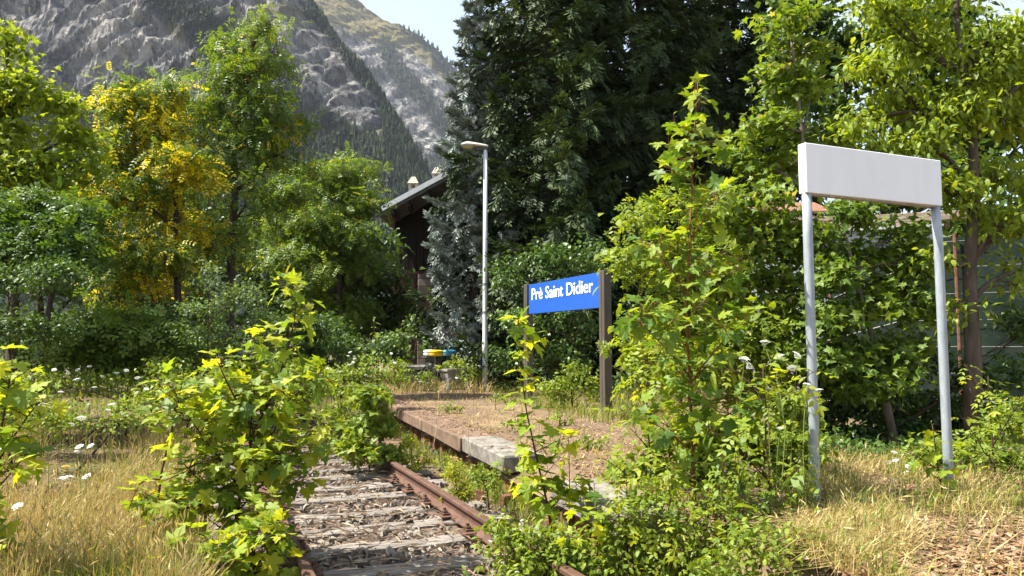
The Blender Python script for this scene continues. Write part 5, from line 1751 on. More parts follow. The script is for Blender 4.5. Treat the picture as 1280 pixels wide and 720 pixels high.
# ---- undergrowth around the blue sign and the lamp
shrub('ivy_thicket', 'leafy thicket behind the blue sign, left of its right post', 690, 16.5, [(640, 345, 30, 30), (690, 330, 40, 24), (735, 320, 34, 26), (660, 400, 40, 34), (715, 400, 40, 40), (690, 450, 60, 28), (640, 450, 34, 26)], [OVAL], 0.11, 5200, 'ivy', 51, PZ, spread=0.14)
shrub('ivy_thicket', 'ivy covered bush just left of the street lamp', 588, 20.0, [(588, 400, 14, 24), (592, 440, 16, 24), (612, 430, 16, 30), (620, 390, 16, 26), (620, 460, 20, 20)], [OVAL], 0.10, 2600, 'ivy', 52, PZ, spread=0.12)
shrub('leafy_shrub', 'dark leafy shrub to the right of the blue sign', 800, 15.0, [(800, 340, 40, 36), (790, 410, 40, 40), (840, 390, 40, 50), (800, 470, 46, 30), (860, 450, 40, 40)], [OVAL], 0.10, 3600, 'shrub_dark', 53, PZ, spread=0.13)
shrub('leafy_shrub', 'small light green weed bush under the blue sign board', 715, 13.6, [(690, 480, 26, 12), (715, 470, 22, 18), (735, 485, 22, 14), (705, 495, 22, 10)], [OVAL], 0.085, 900, 'cover', 54, PZ)

# ================================================================== BROADLEAF TREES, RIGHT SIDE
gp = lambda px, d: np.array([*P(px, 470, d)[:2], PZ])
def sam(L, cl, cr, r):
    return (proj(L)[0] > 935) * ((cr > 0.80) & (r.random(len(L)) < 0.28)).astype(float) * 0.8
lobe_tree('field_maple', 'young maple hung with pale winged seeds, left of the white sign panel', 'tree', gp(1000, 8.6),
          [(985, 20, 34, 26), (1000, 60, 42, 26), (965, 95, 30, 18), (1010, 115, 50, 26), (960, 160, 46, 22), (1020, 165, 40, 20), (930, 200, 48, 22), (985, 210, 50, 24), (940, 245, 52, 24), (960, 290, 54, 26), (905, 275, 40, 26), (925, 330, 60, 30), (975, 345, 44, 28), (960, 390, 50, 30), (990, 300, 34, 30), (985, 430, 44, 34), (930, 420, 50, 30)],
          8.6, MAPLES_LO, 0.10, 5400, M['samara'], M['bark_grey'], 61, r0=0.045, sub=4, per=9, spread=0.12, droop=0.3, tintf=sam)
tr_t = np.array([P(1216, 600, 8.0) * [1, 1, 0] + [0, 0, PZ], P(1217, 450, 8.0), P(1213, 380, 8.0), P(1212, 330, 8.0), P(1218, 250, 8.0), P(1216, 170, 8.0), P(1205, 90, 8.0), P(1195, 20, 8.0)])
lobe_tree('hornbeam_tree', 'bright green tree with grey forked trunk on the right', 'tree', tr_t[0],
          [(1190, -20, 110, 40), (1100, 20, 60, 40), (1150, 60, 75, 40), (1230, 70, 60, 50), (1085, 95, 50, 34), (1130, 125, 60, 34), (1200, 140, 62, 38), (1262, 150, 40, 44), (1070, 160, 50, 24), (1160, 180, 60, 24), (1240, 215, 50, 34), (1265, 40, 40, 50), (1190, 235, 44, 26), (1255, 275, 44, 28), (1140, 215, 40, 20), (1265, 340, 34, 26), (1160, 330, 30, 18), (1190, 385, 34, 16), (1300, 250, 40, 60), (1320, 100, 50, 80)],
          8.0, [OVALN, OVAL], 0.10, 10500, M['bright'], M['bark_brown'], 62, trunk=tr_t, r0=0.095, sub=5, per=10, spread=0.13, droop=0.75)
lobe_tree('field_maple', 'leaning maple growing behind the two galvanised posts', 'tree', gp(1100, 8.2),
          [(1060, 275, 34, 22), (1075, 320, 50, 24), (1045, 350, 40, 24), (1100, 365, 56, 26), (1070, 400, 50, 24), (1135, 385, 44, 22), (1050, 440, 60, 28), (1090, 480, 60, 30), (1130, 440, 40, 24), (1020, 300, 34, 24), (1120, 290, 36, 20), (1030, 390, 40, 26), (1145, 330, 30, 22)],
          8.2, MAPLES_LO, 0.095, 5200, M['maple_dark'], M['bark_grey'], 63, r0=0.05, sub=4, per=8, spread=0.11, tintf=None,
          trunk=np.array([P(1120, 560, 8.2), P(1100, 470, 8.2), P(1085, 400, 8.2), P(1068, 340, 8.2), P(1050, 265, 8.2)]))
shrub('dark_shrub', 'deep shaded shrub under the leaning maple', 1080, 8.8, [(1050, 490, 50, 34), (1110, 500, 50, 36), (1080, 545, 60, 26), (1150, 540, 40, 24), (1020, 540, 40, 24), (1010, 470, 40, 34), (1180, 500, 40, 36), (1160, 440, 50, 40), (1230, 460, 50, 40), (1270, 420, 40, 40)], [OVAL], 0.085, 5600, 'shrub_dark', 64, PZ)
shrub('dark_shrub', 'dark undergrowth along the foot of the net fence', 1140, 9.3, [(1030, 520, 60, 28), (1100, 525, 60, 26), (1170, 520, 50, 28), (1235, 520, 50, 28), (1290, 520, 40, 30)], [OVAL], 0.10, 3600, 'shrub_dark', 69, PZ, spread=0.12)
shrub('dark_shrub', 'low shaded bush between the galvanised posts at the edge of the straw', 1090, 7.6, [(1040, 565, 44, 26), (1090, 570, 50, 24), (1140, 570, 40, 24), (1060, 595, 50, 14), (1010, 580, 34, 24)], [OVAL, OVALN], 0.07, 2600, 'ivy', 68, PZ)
lobe_tree('leafy_tree', 'young tree with fresh green leaves right behind the tall maple sapling', 'tree', gp(850, 8.8),
          [(805, 270, 34, 30), (800, 330, 34, 26), (830, 320, 46, 34), (880, 300, 40, 34), (808, 385, 40, 30), (850, 385, 54, 34), (910, 380, 50, 34), (800, 440, 44, 30), (870, 450, 60, 34), (930, 440, 50, 34), (850, 250, 30, 30), (960, 420, 44, 44), (985, 480, 40, 40), (930, 500, 50, 36)],
          8.8, ASH + [OVAL], 0.15, 3000, M['maple_bulk'], M['bark_grey'], 65, r0=0.04, sub=4, per=7, spread=0.14, droop=0.3)
spl = [(1020, 10, 60, 50), (1190, 180, 90, 50), (1040, 130, 60, 50), (1100, 300, 90, 40), (1220, 290, 80, 50), (1150, 230, 90, 50), (1050, 200, 70, 60), (1280, 180, 60, 90), (1150, 120, 120, 70), (1060, 80, 70, 80), (1250, 60, 80, 80), (1150, 20, 110, 60)]
lobe_tree('woodland_tree', 'shaded tree behind the net fence at the right edge', 'tree', gp(1270, 14), [(1230, 300, 70, 50), (1300, 320, 60, 60), (1250, 380, 80, 50), (1180, 360, 60, 50), (1120, 400, 70, 50), (1200, 440, 90, 40), (1300, 240, 60, 60), (1220, 220, 60, 50)], 14, [DIA], 0.2, 5000, M['shrub_dark'], M['bark_dark'], 67, r0=0.1, sub=5, per=10, spread=0.25)
lobe_tree('woodland_tree', 'shaded wood-edge tree behind the shed and net fence', 'tree', gp(1150, 16), spl, 16, [DIA], 0.25, 12000, M['shrub_dark'], M['bark_dark'], 66, r0=0.13, fill=0.8, sub=5, per=10, spread=0.25)

# ================================================================== FOREGROUND SAPLINGS (leaves are single objects)
def pl_(d, *pts, dd=None):
    """polyline through photo pixels at distance d (plus optional depth offsets)"""
    dd = dd or [0] * len(pts)
    return np.array([P(x, y, d + o) for (x, y), o in zip(pts, dd)])
D0 = 5.25
sapling('maple_sapling', 'forked maple sapling with large yellow-green leaves left of the rails', 'sapling', [
    (pl_(D0, (287, 712), (300, 610), (317, 538)), 0.014, 0.010, 0.25),
    (pl_(D0, (317, 538), (290, 490), (272, 452), dd=[0, -.05, -.1]), 0.009, 0.004, 0.15),
    (pl_(D0, (317, 538), (340, 500), (362, 430), (372, 380), (374, 352), dd=[0, .05, .1, .12, .12]), 0.009, 0.003, 0.12),
    (pl_(D0, (300, 610), (265, 560), (232, 520), (215, 480), dd=[0, -.1, -.2, -.25]), 0.007, 0.003, 0.2),
    (pl_(D0, (296, 640), (335, 600), (370, 560), (385, 540), dd=[0, -.1, -.15, -.2]), 0.007, 0.003, 0.25),
    (pl_(D0, (310, 570), (345, 540), (385, 500), dd=[0, .2, .3]), 0.006, 0.003, 0.25),
    (pl_(D0, (292, 670), (250, 640), (215, 625), dd=[0, -.2, -.3]), 0.006, 0.003, 0.3),
    (pl_(D0, (292, 680), (325, 640), (360, 610), (390, 585), dd=[0, .1, .2, .3]), 0.006, 0.003, 0.3),
    (pl_(D0, (305, 590), (280, 540), (250, 470), dd=[0, .25, .35]), 0.006, 0.003, 0.2),
    (pl_(D0, (312, 555), (320, 490), (318, 440), dd=[0, .2, .25]), 0.006, 0.003, 0.3),
    (pl_(D0, (317, 540), (360, 500), (395, 470), dd=[0, -.1, -.15]), 0.006, 0.003, 0.25),
    (pl_(D0, (303, 600), (330, 580), (360, 570), dd=[0, -.15, -.2]), 0.006, 0.003, 0.25),
    (pl_(D0, (295, 660), (255, 600), (220, 570), dd=[0, -.15, -.25]), 0.006, 0.003, 0.25),
    ], 71, 0.128, 0.068, MAPLE_ME, M['stem_brown'], 0.085, shoots=17, maxobj=300, bulk=M['maple_bulk'], bulkT=MAPLES_LO)
sapling('maple_sapling', 'thin single-stemmed maple sapling beside the forked one, nearer the dry grass', 'sapling', [
    (pl_(5.15, (184, 715), (198, 610), (217, 530), (230, 465)), 0.010, 0.004, 0.12),
    (pl_(5.15, (200, 600), (175, 590), (160, 640), dd=[0, -.1, -.2]), 0.005, 0.003, 0.4),
    (pl_(5.15, (192, 650), (225, 640), (245, 690), dd=[0, -.2, -.3]), 0.005, 0.003, 0.3)],
    72, 0.135, 0.115, MAPLE_ME, M['stem_brown'], 0.08, shoots=4)
sapling('maple_sapling', 'low maple sapling crowding the foot of the forked one by the left rail', 'sapling', [
    (pl_(4.75, (300, 770), (315, 700), (325, 650)), 0.008, 0.004, 0.2),
    (pl_(4.75, (308, 730), (280, 690), (250, 665), dd=[0, -.1, -.1]), 0.006, 0.003, 0.2),
    (pl_(4.75, (308, 730), (280, 720), (225, 700), dd=[0, -.15, -.2]), 0.006, 0.003, 0.2),
    (pl_(4.75, (318, 700), (320, 660), (310, 640), dd=[0, .1, .1]), 0.006, 0.003, 0.3),
    (pl_(4.75, (305, 745), (270, 735), (200, 690), dd=[0, .2, .3]), 0.006, 0.003, 0.15),
    (pl_(4.75, (312, 715), (335, 690), (345, 660), dd=[0, .2, .3]), 0.006, 0.003, 0.15)],
    73, 0.135, 0.075, MAPLE_ME, M['stem_brown'], 0.07, shoots=16)
sapling('maple_sapling', 'maple sapling cut by the left edge of the photograph', 'sapling', [
    (pl_(4.3, (-45, 790), (-25, 650), (0, 540), (15, 450)), 0.012, 0.004, 0.1),
    (pl_(4.3, (-25, 650), (5, 600), (38, 560), dd=[0, -.1, -.1]), 0.006, 0.003, 0.15),
    (pl_(4.3, (-15, 600), (20, 540), (50, 500), dd=[0, .1, .1]), 0.006, 0.003, 0.15),
    (pl_(4.3, (-30, 690), (-5, 670), (10, 690), dd=[0, -.1, -.1]), 0.006, 0.003, 0.15),
    (pl_(4.3, (-5, 560), (-20, 500), (-10, 460), dd=[0, .1, .1]), 0.006, 0.003, 0.1)],
    74, 0.14, 0.10, MAPLE_ME, M['stem_brown'], 0.08, shoots=7)
sapling('maple_sapling', 'slender maple sapling growing in front of the kerb stones', 'sapling', [
    (pl_(5.45, (696, 700), (686, 640), (668, 560), (654, 495), (650, 440), (647, 402)), 0.011, 0.003, 0.10),
    (pl_(5.45, (668, 565), (700, 548), (720, 545), dd=[0, -.1, -.1]), 0.004, 0.002, 0.5),
    (pl_(5.45, (680, 620), (655, 600), (640, 595), dd=[0, -.1, -.15]), 0.004, 0.002, 0.3),
    (pl_(5.45, (684, 640), (712, 610), (730, 600), dd=[0, .1, .1]), 0.004, 0.002, 0.3)],
    75, 0.15, 0.10, MAPLE_ME, M['stem_brown'], 0.075, shoots=2.5, sizetop=0.6, whorl=3)
sapling('maple_sapling', 'small thin maple seedling right of the slender kerb-side sapling', 'sapling', [
    (pl_(5.6, (712, 660), (712, 600), (710, 538)), 0.005, 0.002, 0.35)], 76, 0.105, 0.13, MAPLE_ME, M['stem_brown'], 0.08)
sapling('maple_sapling', 'tallest maple sapling right of the blue sign, rising against the dark spruce', 'sapling', [
    (pl_(5.5, (866, 715), (868, 600), (862, 480), (858, 380), (864, 270), (866, 180), (872, 100)), 0.017, 0.003, 0.18),
    (pl_(5.5, (862, 480), (900, 430), (930, 400), dd=[0, -.2, -.3]), 0.007, 0.003, 0.2),
    (pl_(5.5, (862, 470), (820, 420), (790, 395), dd=[0, -.2, -.3]), 0.007, 0.003, 0.2),
    (pl_(5.5, (858, 390), (900, 340), (930, 320), dd=[0, .2, .3]), 0.006, 0.003, 0.2),
    (pl_(5.5, (858, 370), (825, 310), (800, 300), dd=[0, .1, .2]), 0.006, 0.003, 0.2),
    (pl_(5.5, (866, 560), (900, 520), (935, 500), dd=[0, -.2, -.3]), 0.007, 0.003, 0.2),
    (pl_(5.5, (866, 570), (830, 530), (800, 520), dd=[0, -.2, -.3]), 0.007, 0.003, 0.2),
    (pl_(5.5, (867, 640), (900, 600), (925, 590), dd=[0, -.2, -.3]), 0.006, 0.003, 0.2),
    (pl_(5.5, (862, 300), (890, 260), (905, 240), dd=[0, -.1, -.1]), 0.005, 0.003, 0.3)],
    77, 0.125, 0.095, MAPLE_GREEN_ME, M['stem_red'], 0.085, whorl=3, sizetop=0.8, shoots=9, maxobj=300, bulk=M['maple_bulk'], bulkT=MAPLES_LO)
sapling('ash_sapling', 'yellowish ash sapling between the blue sign and the tallest maple sapling', 'sapling', [
    (pl_(5.9, (818, 690), (814, 600), (808, 510), (808, 450), (812, 400)), 0.010, 0.003, 0.15),
    (pl_(5.9, (808, 510), (790, 480), (782, 465), dd=[0, -.1, -.2]), 0.005, 0.002, 0.2),
    (pl_(5.9, (804, 470), (830, 430), (845, 415), dd=[0, -.1, -.2]), 0.005, 0.002, 0.2),
    (pl_(5.9, (810, 560), (785, 530), (770, 520), dd=[0, .1, .2]), 0.005, 0.002, 0.2)],
    78, 0.21, 0.13, ASH_ME, M['stem_brown'], 0.05, shoots=4)
sapling('ash_sapling', 'dark-stemmed sapling with flat white flower heads near the left galvanised post', 'sapling', [
    (pl_(5.0, (968, 740), (962, 640), (958, 540), (954, 455)), 0.011, 0.004, 0.12),
    (pl_(5.0, (960, 600), (925, 560), (905, 550), dd=[0, -.1, -.2]), 0.005, 0.002, 0.2),
    (pl_(5.0, (960, 620), (990, 590), (1005, 580), dd=[0, -.1, -.2]), 0.005, 0.002, 0.2),
    (pl_(5.0, (957, 520), (985, 490), (1000, 480), dd=[0, .1, .2]), 0.005, 0.002, 0.2),
    (pl_(5.0, (957, 500), (930, 470), (915, 462), dd=[0, .1, .2]), 0.005, 0.002, 0.2),
    (pl_(5.0, (964, 680), (930, 650), (900, 645), dd=[0, -.2, -.3]), 0.005, 0.002, 0.2)],
    79, 0.18, 0.11, ASH_ME + OVAL_ME, M['stem_brown'], 0.05, shoots=6)
for k, (px, py, tp, dd_, me_, lab) in enumerate([
    (745, 712, 600, 5.0, 'm', 'maple seedling standing in the ground cover right of the pale slab'),
    (783, 716, 575, 5.0, 'a', 'ash seedling left of the tallest maple sapling stem'),
    (905, 720, 560, 4.9, 'o', 'oval-leaved seedling right of the tallest maple sapling stem'),
    (838, 722, 590, 4.8, 'a', 'ash seedling at the foot of the tallest maple sapling'),
    (1000, 705, 560, 4.9, 'o', 'oval-leaved seedling just left of the left galvanised post')]):
    pts = pl_(dd_, (px, py), (px + 4, (py + tp) / 2), (px - 3, tp))
    sapling('seedling', lab, 'sapling', [(pts, 0.006, 0.002, 0.12), (pl_(dd_, (px + 3, (py + tp) / 2 + 20), (px + 28, (py + tp) / 2 - 10), dd=[0, -.1]), 0.003, 0.002, 0.3), (pl_(dd_, (px + 3, (py + tp) / 2 + 10), (px - 24, (py + tp) / 2 - 16), dd=[0, -.1]), 0.003, 0.002, 0.3)],
            400 + k, {'m': 0.12, 'a': 0.16, 'o': 0.085}[me_], {'m': 0.09, 'a': 0.09, 'o': 0.06}[me_], {'m': MAPLE_ME, 'a': ASH_ME, 'o': OVAL_ME}[me_], M['stem_brown'], 0.05, shoots=5)
for k, (lab, stems) in enumerate([
    ('leafy sapling right of the right galvanised post, at the photo edge', [
        (pl_(6.1, (1250, 640), (1240, 560), (1235, 470)), 0.010, 0.003, 0.1), (pl_(6.1, (1240, 560), (1270, 510), (1290, 480), dd=[0, -.1, -.2]), 0.005, 0.002, 0.2),
        (pl_(6.1, (1242, 580), (1215, 540), (1200, 520), dd=[0, -.1, -.2]), 0.005, 0.002, 0.2), (pl_(6.1, (1245, 600), (1275, 580), (1295, 560), dd=[0, -.1, -.2]), 0.005, 0.002, 0.2),
        (pl_(6.1, (1238, 500), (1215, 470), (1205, 455), dd=[0, .1, .1]), 0.005, 0.002, 0.2)]),
    ('small yellow-green sapling in front of the right galvanised post', [
        (pl_(5.5, (1180, 630), (1172, 580), (1165, 530)), 0.007, 0.003, 0.1), (pl_(5.5, (1175, 600), (1195, 580), (1215, 570), dd=[0, -.1, -.1]), 0.004, 0.002, 0.2),
        (pl_(5.5, (1174, 590), (1150, 570), (1135, 565), dd=[0, -.1, -.1]), 0.004, 0.002, 0.2)])]):
    sapling('maple_sapling' if k else 'ash_sapling', lab, 'sapling', stems, 80 + k, 0.19 if k == 0 else 0.11, 0.105, ASH_ME if k == 0 else MAPLE_ME, M['stem_brown'], 0.05)

# ---- low leafy growth
def bush(name, label, px, py, z, lobes, leaf, size, n, mat, seed, d=None, **kw):
    b = G(px, py, z) if d is None else P(px, py, d)
    b[2] = z
    return lobe_tree(name, label, 'bush', b, lobes, b[1], leaf, size, n, M[mat], M['stem_brown'], seed, r0=0.008, sub=5, per=kw.pop('per', 8), spread=kw.pop('spread', 0.06), twig=0.0018, **kw)
bush('bramble_bush', 'bramble bush growing over the right rail beyond the straight stretch', 462, 590, 0.0, [(462, 500, 26, 22), (448, 530, 30, 24), (480, 530, 24, 26), (462, 560, 36, 24), (490, 565, 16, 18), (435, 565, 20, 20)], [MAPLES_LO[0], OVAL], 0.11, 1100, 'cover', 91)
bush('yellow_weed', 'yellow-green feathery weed between the rail and the kerb, farther one', 516, 590, 0.0, [(515, 560, 12, 16), (520, 575, 16, 12), (505, 575, 10, 12)], [DIA], 0.04, 900, 'yellowish', 92, spread=0.04)
bush('yellow_weed', 'yellow-green feathery weed between the rail and the kerb, nearer one', 572, 632, 0.0, [(568, 590, 12, 18), (575, 612, 18, 16), (562, 615, 12, 14)], [DIA], 0.036, 1000, 'yellowish', 93, spread=0.04)
bush('ground_bush', 'low weeds swallowing the right rail beyond the kerb-side sapling', 640, 690, 0.0, [(628, 662, 22, 12), (655, 672, 28, 16), (690, 690, 34, 20), (720, 705, 34, 20)], [OVAL, OVALN], 0.055, 1300, 'cover', 133, d=4.95, spread=0.045)
bush('green_weed', 'small ash-leaved weed in front of the pale kerb stone', 612, 640, 0.0, [(608, 590, 14, 12), (612, 610, 14, 10)], ASH, 0.10, 90, 'cover', 94, per=5)
for k, (px, py, lob, n, lab) in enumerate([
    (680, 690, [(640, 690, 40, 24), (690, 680, 40, 26), (725, 690, 40, 28), (660, 715, 60, 20)], 1500, 'low green ground cover at the foot of the slender kerb-side sapling'),
    (770, 690, [(790, 670, 44, 30), (745, 702, 50, 20), (800, 710, 50, 22)], 1500, 'low leafy bush between the pale slab and the tallest maple sapling'),
    (850, 700, [(830, 630, 50, 40), (880, 670, 56, 40), (840, 700, 60, 28), (900, 610, 50, 40), (800, 640, 40, 34)], 2400, 'leafy bush around the foot of the tallest maple sapling'),
    (930, 715, [(930, 650, 44, 44), (980, 670, 40, 40), (940, 705, 60, 22), (1000, 640, 30, 30)], 1500, 'leafy bush around the dark stem left of the galvanised post'),
    (950, 740, [(930, 690, 60, 34), (985, 690, 44, 34), (890, 710, 50, 30), (950, 730, 80, 30), (1030, 715, 40, 24)], 3200, 'leafy bush nearest the camera on the slumped platform edge'),
    (1060, 720, [(1040, 690, 44, 24), (1080, 705, 40, 18), (1020, 670, 30, 24)], 800, 'small dry-edged bush at the foot of the left galvanised post')]):
    bush('ground_bush', lab, px, py, 0.02 if k < 3 else PZ - 0.1, lob, [OVAL, OVALN, DIA], 0.05, int(n * 0.55), 'cover' if k < 5 else 'shrub', 95 + k, d=4.9 if k != 4 else 4.2, spread=0.085, fill=0.4)
bush('ground_bush', 'bushy green growth along the platform side right of the pale slabs', 830, 590, PZ, [(790, 590, 40, 24), (840, 570, 44, 36), (880, 560, 50, 44), (930, 540, 50, 50), (980, 560, 44, 44), (1000, 520, 34, 40)], [OVAL, MAPLES_LO[1]], 0.08, 3000, 'cover', 131, d=6.3, spread=0.07)
bush('ground_bush', 'bright leafy bush below the right galvanised post', 1200, 600, PZ, [(1150, 560, 34, 24), (1210, 560, 44, 30), (1255, 590, 44, 34), (1270, 530, 34, 34), (1215, 600, 44, 18), (1160, 590, 34, 14)], [OVAL, ASH[0]], 0.09, 1800, 'maple_bulk' if False else 'cover', 132, d=6.6, spread=0.07)
for k, (px, d, lob, mt, n, lab) in enumerate([
    (420, 10.5, [(415, 520, 26, 22), (400, 545, 24, 16), (430, 490, 22, 22)], 'cover', 700, 'weeds on the track beyond the forked maple sapling'),
    (470, 13.0, [(470, 460, 24, 24), (440, 465, 24, 18), (495, 470, 18, 18), (460, 490, 30, 16)], 'cover', 1300, 'tall weeds beside the platform before the stone trough'),
    (430, 14.5, [(415, 455, 22, 18), (450, 450, 22, 16)], 'shrub', 700, 'pale weeds in the shade below the broad locust'),
    (545, 18.2, [(535, 470, 18, 8), (590, 470, 16, 12), (580, 455, 12, 10), (500, 455, 16, 10)], 'cover', 700, 'weeds around the lid stand and planter')]):
    bush('weed_clump', lab, px, 470, 0.0 if k < 3 else PZ, lob, [OVALN, DIA], 0.075 if k < 3 else 0.09, n, mt, 110 + k, d=d, spread=0.08)
# tall upright weed with paired leaves by the platform end
sapling('tall_weed', 'upright weed with paired pointed leaves in front of the dark shade', 'weed', [
    (pl_(13.2, (472, 480), (470, 440), (467, 395)), 0.012, 0.005, 0.2), (pl_(13.2, (470, 455), (455, 440), (447, 428)), 0.007, 0.004, 0.2), (pl_(13.2, (471, 455), (488, 440), (497, 430)), 0.007, 0.004, 0.2)],
    120, 0.17, 0.13, OVAL_ME, M['stem_brown'], 0.03)
# planter plant
bush('planter_plant', 'round-leaved plant growing in the concrete planter', 566, 455, PZ + 0.48, [(560, 455, 10, 7), (572, 452, 10, 8), (552, 458, 6, 5)], [OVAL], 0.13, 160, 'cover', 125, d=19.0)

# ---- tall dry stalks and small weeds on the platform and along its edge
M['dry_stalk'] = simple('dry_stalk', (0.40, 0.32, 0.17), 0.8, 0.2, 0, 30, 0.2)
for k, (px, py, tpx, tpy, d, lab) in enumerate([
    (541, 560, 548, 488, 8.6, 'tall bent dry stalk in front of the far kerb stones'),
    (589, 572, 588, 520, 8.2, 'upright dry stalk rising before the pale kerb slab'),
    (655, 620, 640, 500, 6.6, 'thin dry stalk behind the slender kerb-side sapling')]):
    r = np.random.default_rng(500 + k)
    b_ = P(px, py, d); tp_ = P(tpx, tpy, d)
    root = thing('dry_stalk', b_, lab, 'stalk')
    V, Fc = tube(curve(b_, tp_, 9, 0.12, r), np.linspace(0.0055, 0.003, 9), 5)
    mesh_obj('stem', V, Fc, M['dry_stalk'], root, smooth=True)
    hd = MB()
    q = np.linspace(0.7, 1.0, 14)[:, None]
    leafcloud(hd, r, b_ + (tp_ - b_) * q + r.normal(0, 0.008, (14, 3)), nrm(r.normal(0, 0.6, (14, 3)) + [0, 0, 1]), nrm(r.normal(0, 1, (14, 3))), 0.035, [t_diamond(0.4, 0.1)])
    hd.build('seed_head', M['dry_grass'], root)
for k, (px, py, d, lab) in enumerate([
    (560, 515, 12.5, 'small weed tuft on the platform nearest the far kerb'), (620, 505, 13.0, 'small weed tuft on the platform left of the sign post'),
    (700, 530, 10.5, 'small weed tuft on the platform below the blue sign'), (735, 560, 8.2, 'small weed tuft on the near platform behind the thin seedling'),
    (640, 535, 10.0, 'small weed tuft on the platform behind the slender sapling')]):
    bush('weed_tuft', lab, px, py, PZ, [(px, py - 8, 12, 8), (px + 10, py - 5, 10, 6)], [OVALN, DIA], 0.06, 130, 'cover', 520 + k, d=d, spread=0.04)

# ================================================================== FLOWERS
def umbel_mesh(name, mat, rad=0.045, n=22, seed=0):
    r = np.random.default_rng(seed)
    mb = MB()
    for k in range(n):
        q = math.sqrt((k + 0.5) / n); a = k * 2.4
        c = np.array([rad * q * math.cos(a), rad * q * math.sin(a), rad * (0.25 - 0.35 * q * q) + r.normal(0, rad * 0.05)])
        s = rad * 0.24
        an = np.arange(5) * 1.2566 + r.uniform(0, 1)
        V = np.concatenate([[c + [0, 0, s * 0.3]], c + s * np.stack([np.cos(an), np.sin(an), np.zeros(5)], -1)])
        mb.add(V, [[0, 1 + i, 1 + (i + 1) % 5] for i in range(5)], r.random())
    for k in range(8):
        a = k * 0.785
        mb.add(*tube(np.array([[0, 0, -rad * 0.9], [rad * 0.7 * math.cos(a), rad * 0.7 * math.sin(a), -rad * 0.05]]), 0.0012, 3, cap=False), 0.2)
    return mesh_data(name, np.concatenate(mb.V), np.concatenate(mb.F), mat, np.concatenate(mb.r))
UMB = [umbel_mesh('umbel', M['petal'], 0.048, 22, k) for k in range(3)]
UMBY = [umbel_mesh('umbel', M['petal_yellow'], 0.035, 16, 9)]
def flower(name, label, px, py, d, scale, group, meshes=UMB, z0=0.0, seed=0, heads=1):
    r = np.random.default_rng(seed)
    tp = P(px, py, d)
    base = tp + [r.normal(0, 0.06), r.normal(0, 0.06), 0]; base[2] = z0
    root = thing(name, base, label, 'flower', group)
    V, Fc = tube(curve(base, tp - [0, 0, 0.04 * scale], 5, 0.08, r), np.linspace(0.004, 0.002, 5), 4)
    mesh_obj('stem', V, Fc, M['stem_green'], root, rnd=np.full(len(Fc), r.random()))
    mb = MB(); n = 9
    LL = base + (tp - base) * r.uniform(0.15, 0.7, (n, 1))
    leafcloud(mb, r, LL, nrm(r.normal(0, 1, (n, 3)) + [0, 0, 0.4]), nrm(r.normal(0, 1, (n, 3))), 0.09, [t_pinnate(4, 0.25, 0.05, 0.2, 5)])
    mb.build('foliage', M['cover'], root)
    for k in range(heads):
        p = tp if k == 0 else tp + r.normal(0, 0.07, 3) * [1, 1, 0.6] - [0, 0, 0.05]
        link_obj('umbel', meshes[r.integers(0, len(meshes))], p, (r.normal(0, 0.25) - 0.15, r.normal(0, 0.25), r.uniform(0, 6)), (scale, scale, scale), root)
    return root
wc = [(85, 465, 10, 1), (96, 474, 9, 1), (76, 490, 8.6, .9), (55, 506, 5.5, 1.1), (102, 522, 7.6, 1.2), (90, 530, 7.6, .8), (146, 466, 10, .9), (158, 463, 11, .9), (172, 472, 10, 1), (183, 486, 9.5, .8), (170, 491, 9.5, .8),
      (112, 458, 11, .9), (75, 518, 7, .7), (108, 595, 6, .9), (88, 596, 6, .9), (80, 597, 6, .8), (99, 558, 6.8, .9), (113, 557, 6.8, .8), (97, 564, 6.8, .7), (4, 562, 5, 1), (22, 632, 4.6, .8), (140, 505, 8.5, .9), (135, 512, 8.2, .7), (118, 484, 9.5, .8), (213, 477, 10, 1), (68, 462, 11, .9), (97, 462, 11, .8), (128, 470, 10, .7)]
ORD = ['leftmost', 'second from the left', 'third from the left', 'fourth from the left', 'fifth from the left', 'sixth from the left', 'seventh from the left', 'eighth from the left', 'ninth from the left', 'tenth from the left', 'eleventh from the left', 'twelfth from the left', 'thirteenth from the left', 'fourteenth from the left', 'fifteenth from the left', 'sixteenth from the left']
rows = {'in the near dry grass': [q for q in wc if q[2] < 6.5], 'midway along the meadow path': [q for q in wc if 6.5 <= q[2] < 9], 'at the far meadow edge': [q for q in wc if q[2] >= 9]}
def carrot_label(q):
    for nm, lst in rows.items():
        if q in lst:
            return 'white wild carrot umbel %s, %s' % (nm, ORD[sorted(lst).index(q)])
for k, (px, py, d, s) in enumerate(wc):
    flower('wild_carrot', carrot_label(wc[k]), px, py, d, s * 0.8, 'white wild carrots in the left meadow', seed=200 + k, z0=-0.02)
for k, (px, py, d) in enumerate([(65, 707, 4.6), (50, 700, 4.7), (82, 712, 4.5), (82, 583, 6.2)]):
    flower('yellow_flower', ['middle one of three yellow flowers low in the near dry grass', 'leftmost of three yellow flowers low in the near dry grass', 'rightmost of three yellow flowers low in the near dry grass', 'single yellow flower farther up the meadow among wild carrots'][k], px, py, d, 1.0, 'yellow flowers in the dry grass', UMBY, seed=250 + k, z0=-0.02)
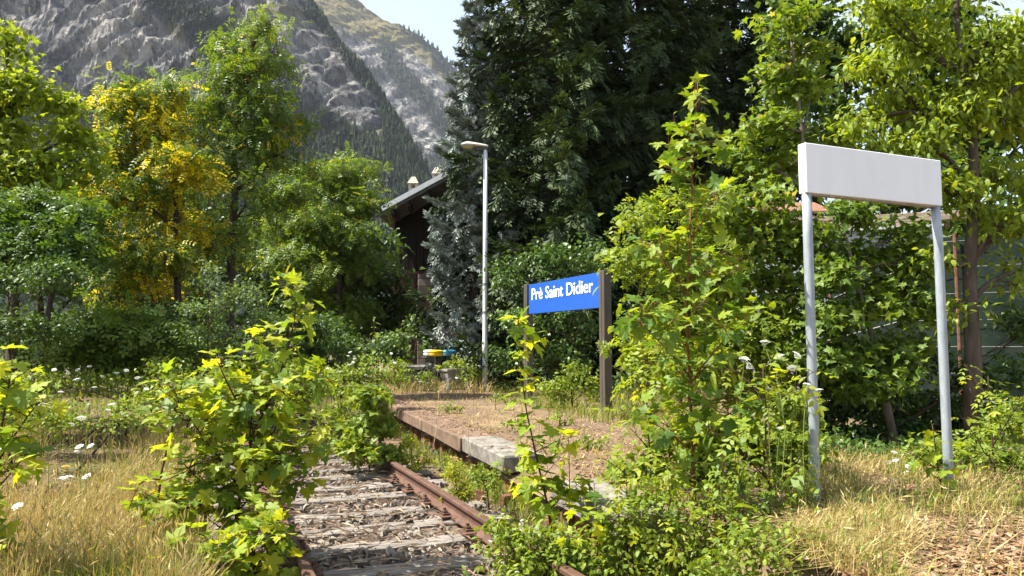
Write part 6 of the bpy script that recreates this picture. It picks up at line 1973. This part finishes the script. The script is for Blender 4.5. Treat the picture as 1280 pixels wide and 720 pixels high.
for k, (px, py, d, s) in enumerate([(930, 448, 4.95, .75), (956, 427, 5.0, .7), (997, 443, 5.0, .7), (960, 485, 4.95, .55), (1009, 480, 4.9, .5), (1024, 487, 4.9, .5), (975, 535, 4.9, .45)]):
    flower('white_flower_head', ['white blossom head highest beside the dark stem, left of the posts', 'topmost white blossom head on the dark stem', 'white blossom head touching the left galvanised post', 'lower white blossom head under the top pair', 'small white blossom just left of the galvanised post', 'small white blossom in front of the galvanised post', 'lowest small white blossom on the dark-stemmed plant'][k], px, py, d, s, 'white blossom heads left of the galvanised post', seed=270 + k, z0=PZ, heads=2 if k < 3 else 1)
for k, (px, py, d) in enumerate([(1118, 565, 6.3), (1110, 577, 6.3), (1120, 575, 6.3), (1136, 583, 6.2), (1133, 590, 6.2)]):
    flower('white_flower_head', ['topmost of five white blossoms between the galvanised posts', 'leftmost of five white blossoms between the galvanised posts', 'middle one of five white blossoms between the galvanised posts', 'rightmost of five white blossoms between the galvanised posts', 'lowest of five white blossoms between the galvanised posts'][k], px, py, d, 0.55, 'white blossoms between the posts', seed=290 + k, z0=PZ)
r = np.random.default_rng(77)
for k in range(34):
    px, py = r.normal(445, 28), r.uniform(440, 492)
    flower('white_daisy', 'tiny white flower among the weeds beside the far platform', px, py, r.uniform(11.5, 15), 0.62, 'tiny white flowers among the far weeds', seed=300 + k)
for k in range(16):
    px, py = r.uniform(500, 600), r.uniform(455, 482)
    flower('white_daisy', 'tiny white flower around the trough and planter', px, py, r.uniform(16.5, 18.5), 0.75, 'tiny white flowers round the planter', seed=340 + k, z0=PZ)
for k in range(22):
    px, py = r.normal(655, 22), r.uniform(640, 716)
    flower('white_daisy', 'tiny white flower in the ground cover beside the right rail', px, py, r.uniform(4.7, 5.6), 0.28, 'tiny white flowers by the right rail', seed=360 + k)

# ================================================================== AIR
hm = NT('air')
pv = hm.n('ShaderNodeVolumePrincipled')
pv.inputs['Color'].default_value = (0.80, 0.88, 1.0, 1)
pv.inputs['Density'].default_value = 0.00006
pv.inputs['Anisotropy'].default_value = 0.0
hm.l(pv.outputs[0], hm.out.inputs['Volume'])
V, Fq = box((0, 1000, 790), (4800, 4400, 800))
hz_ = mesh_obj('haze', V, Fq, hm.m)
tag(hz_, 'thin summer haze filling the valley air', 'haze', kind='stuff')
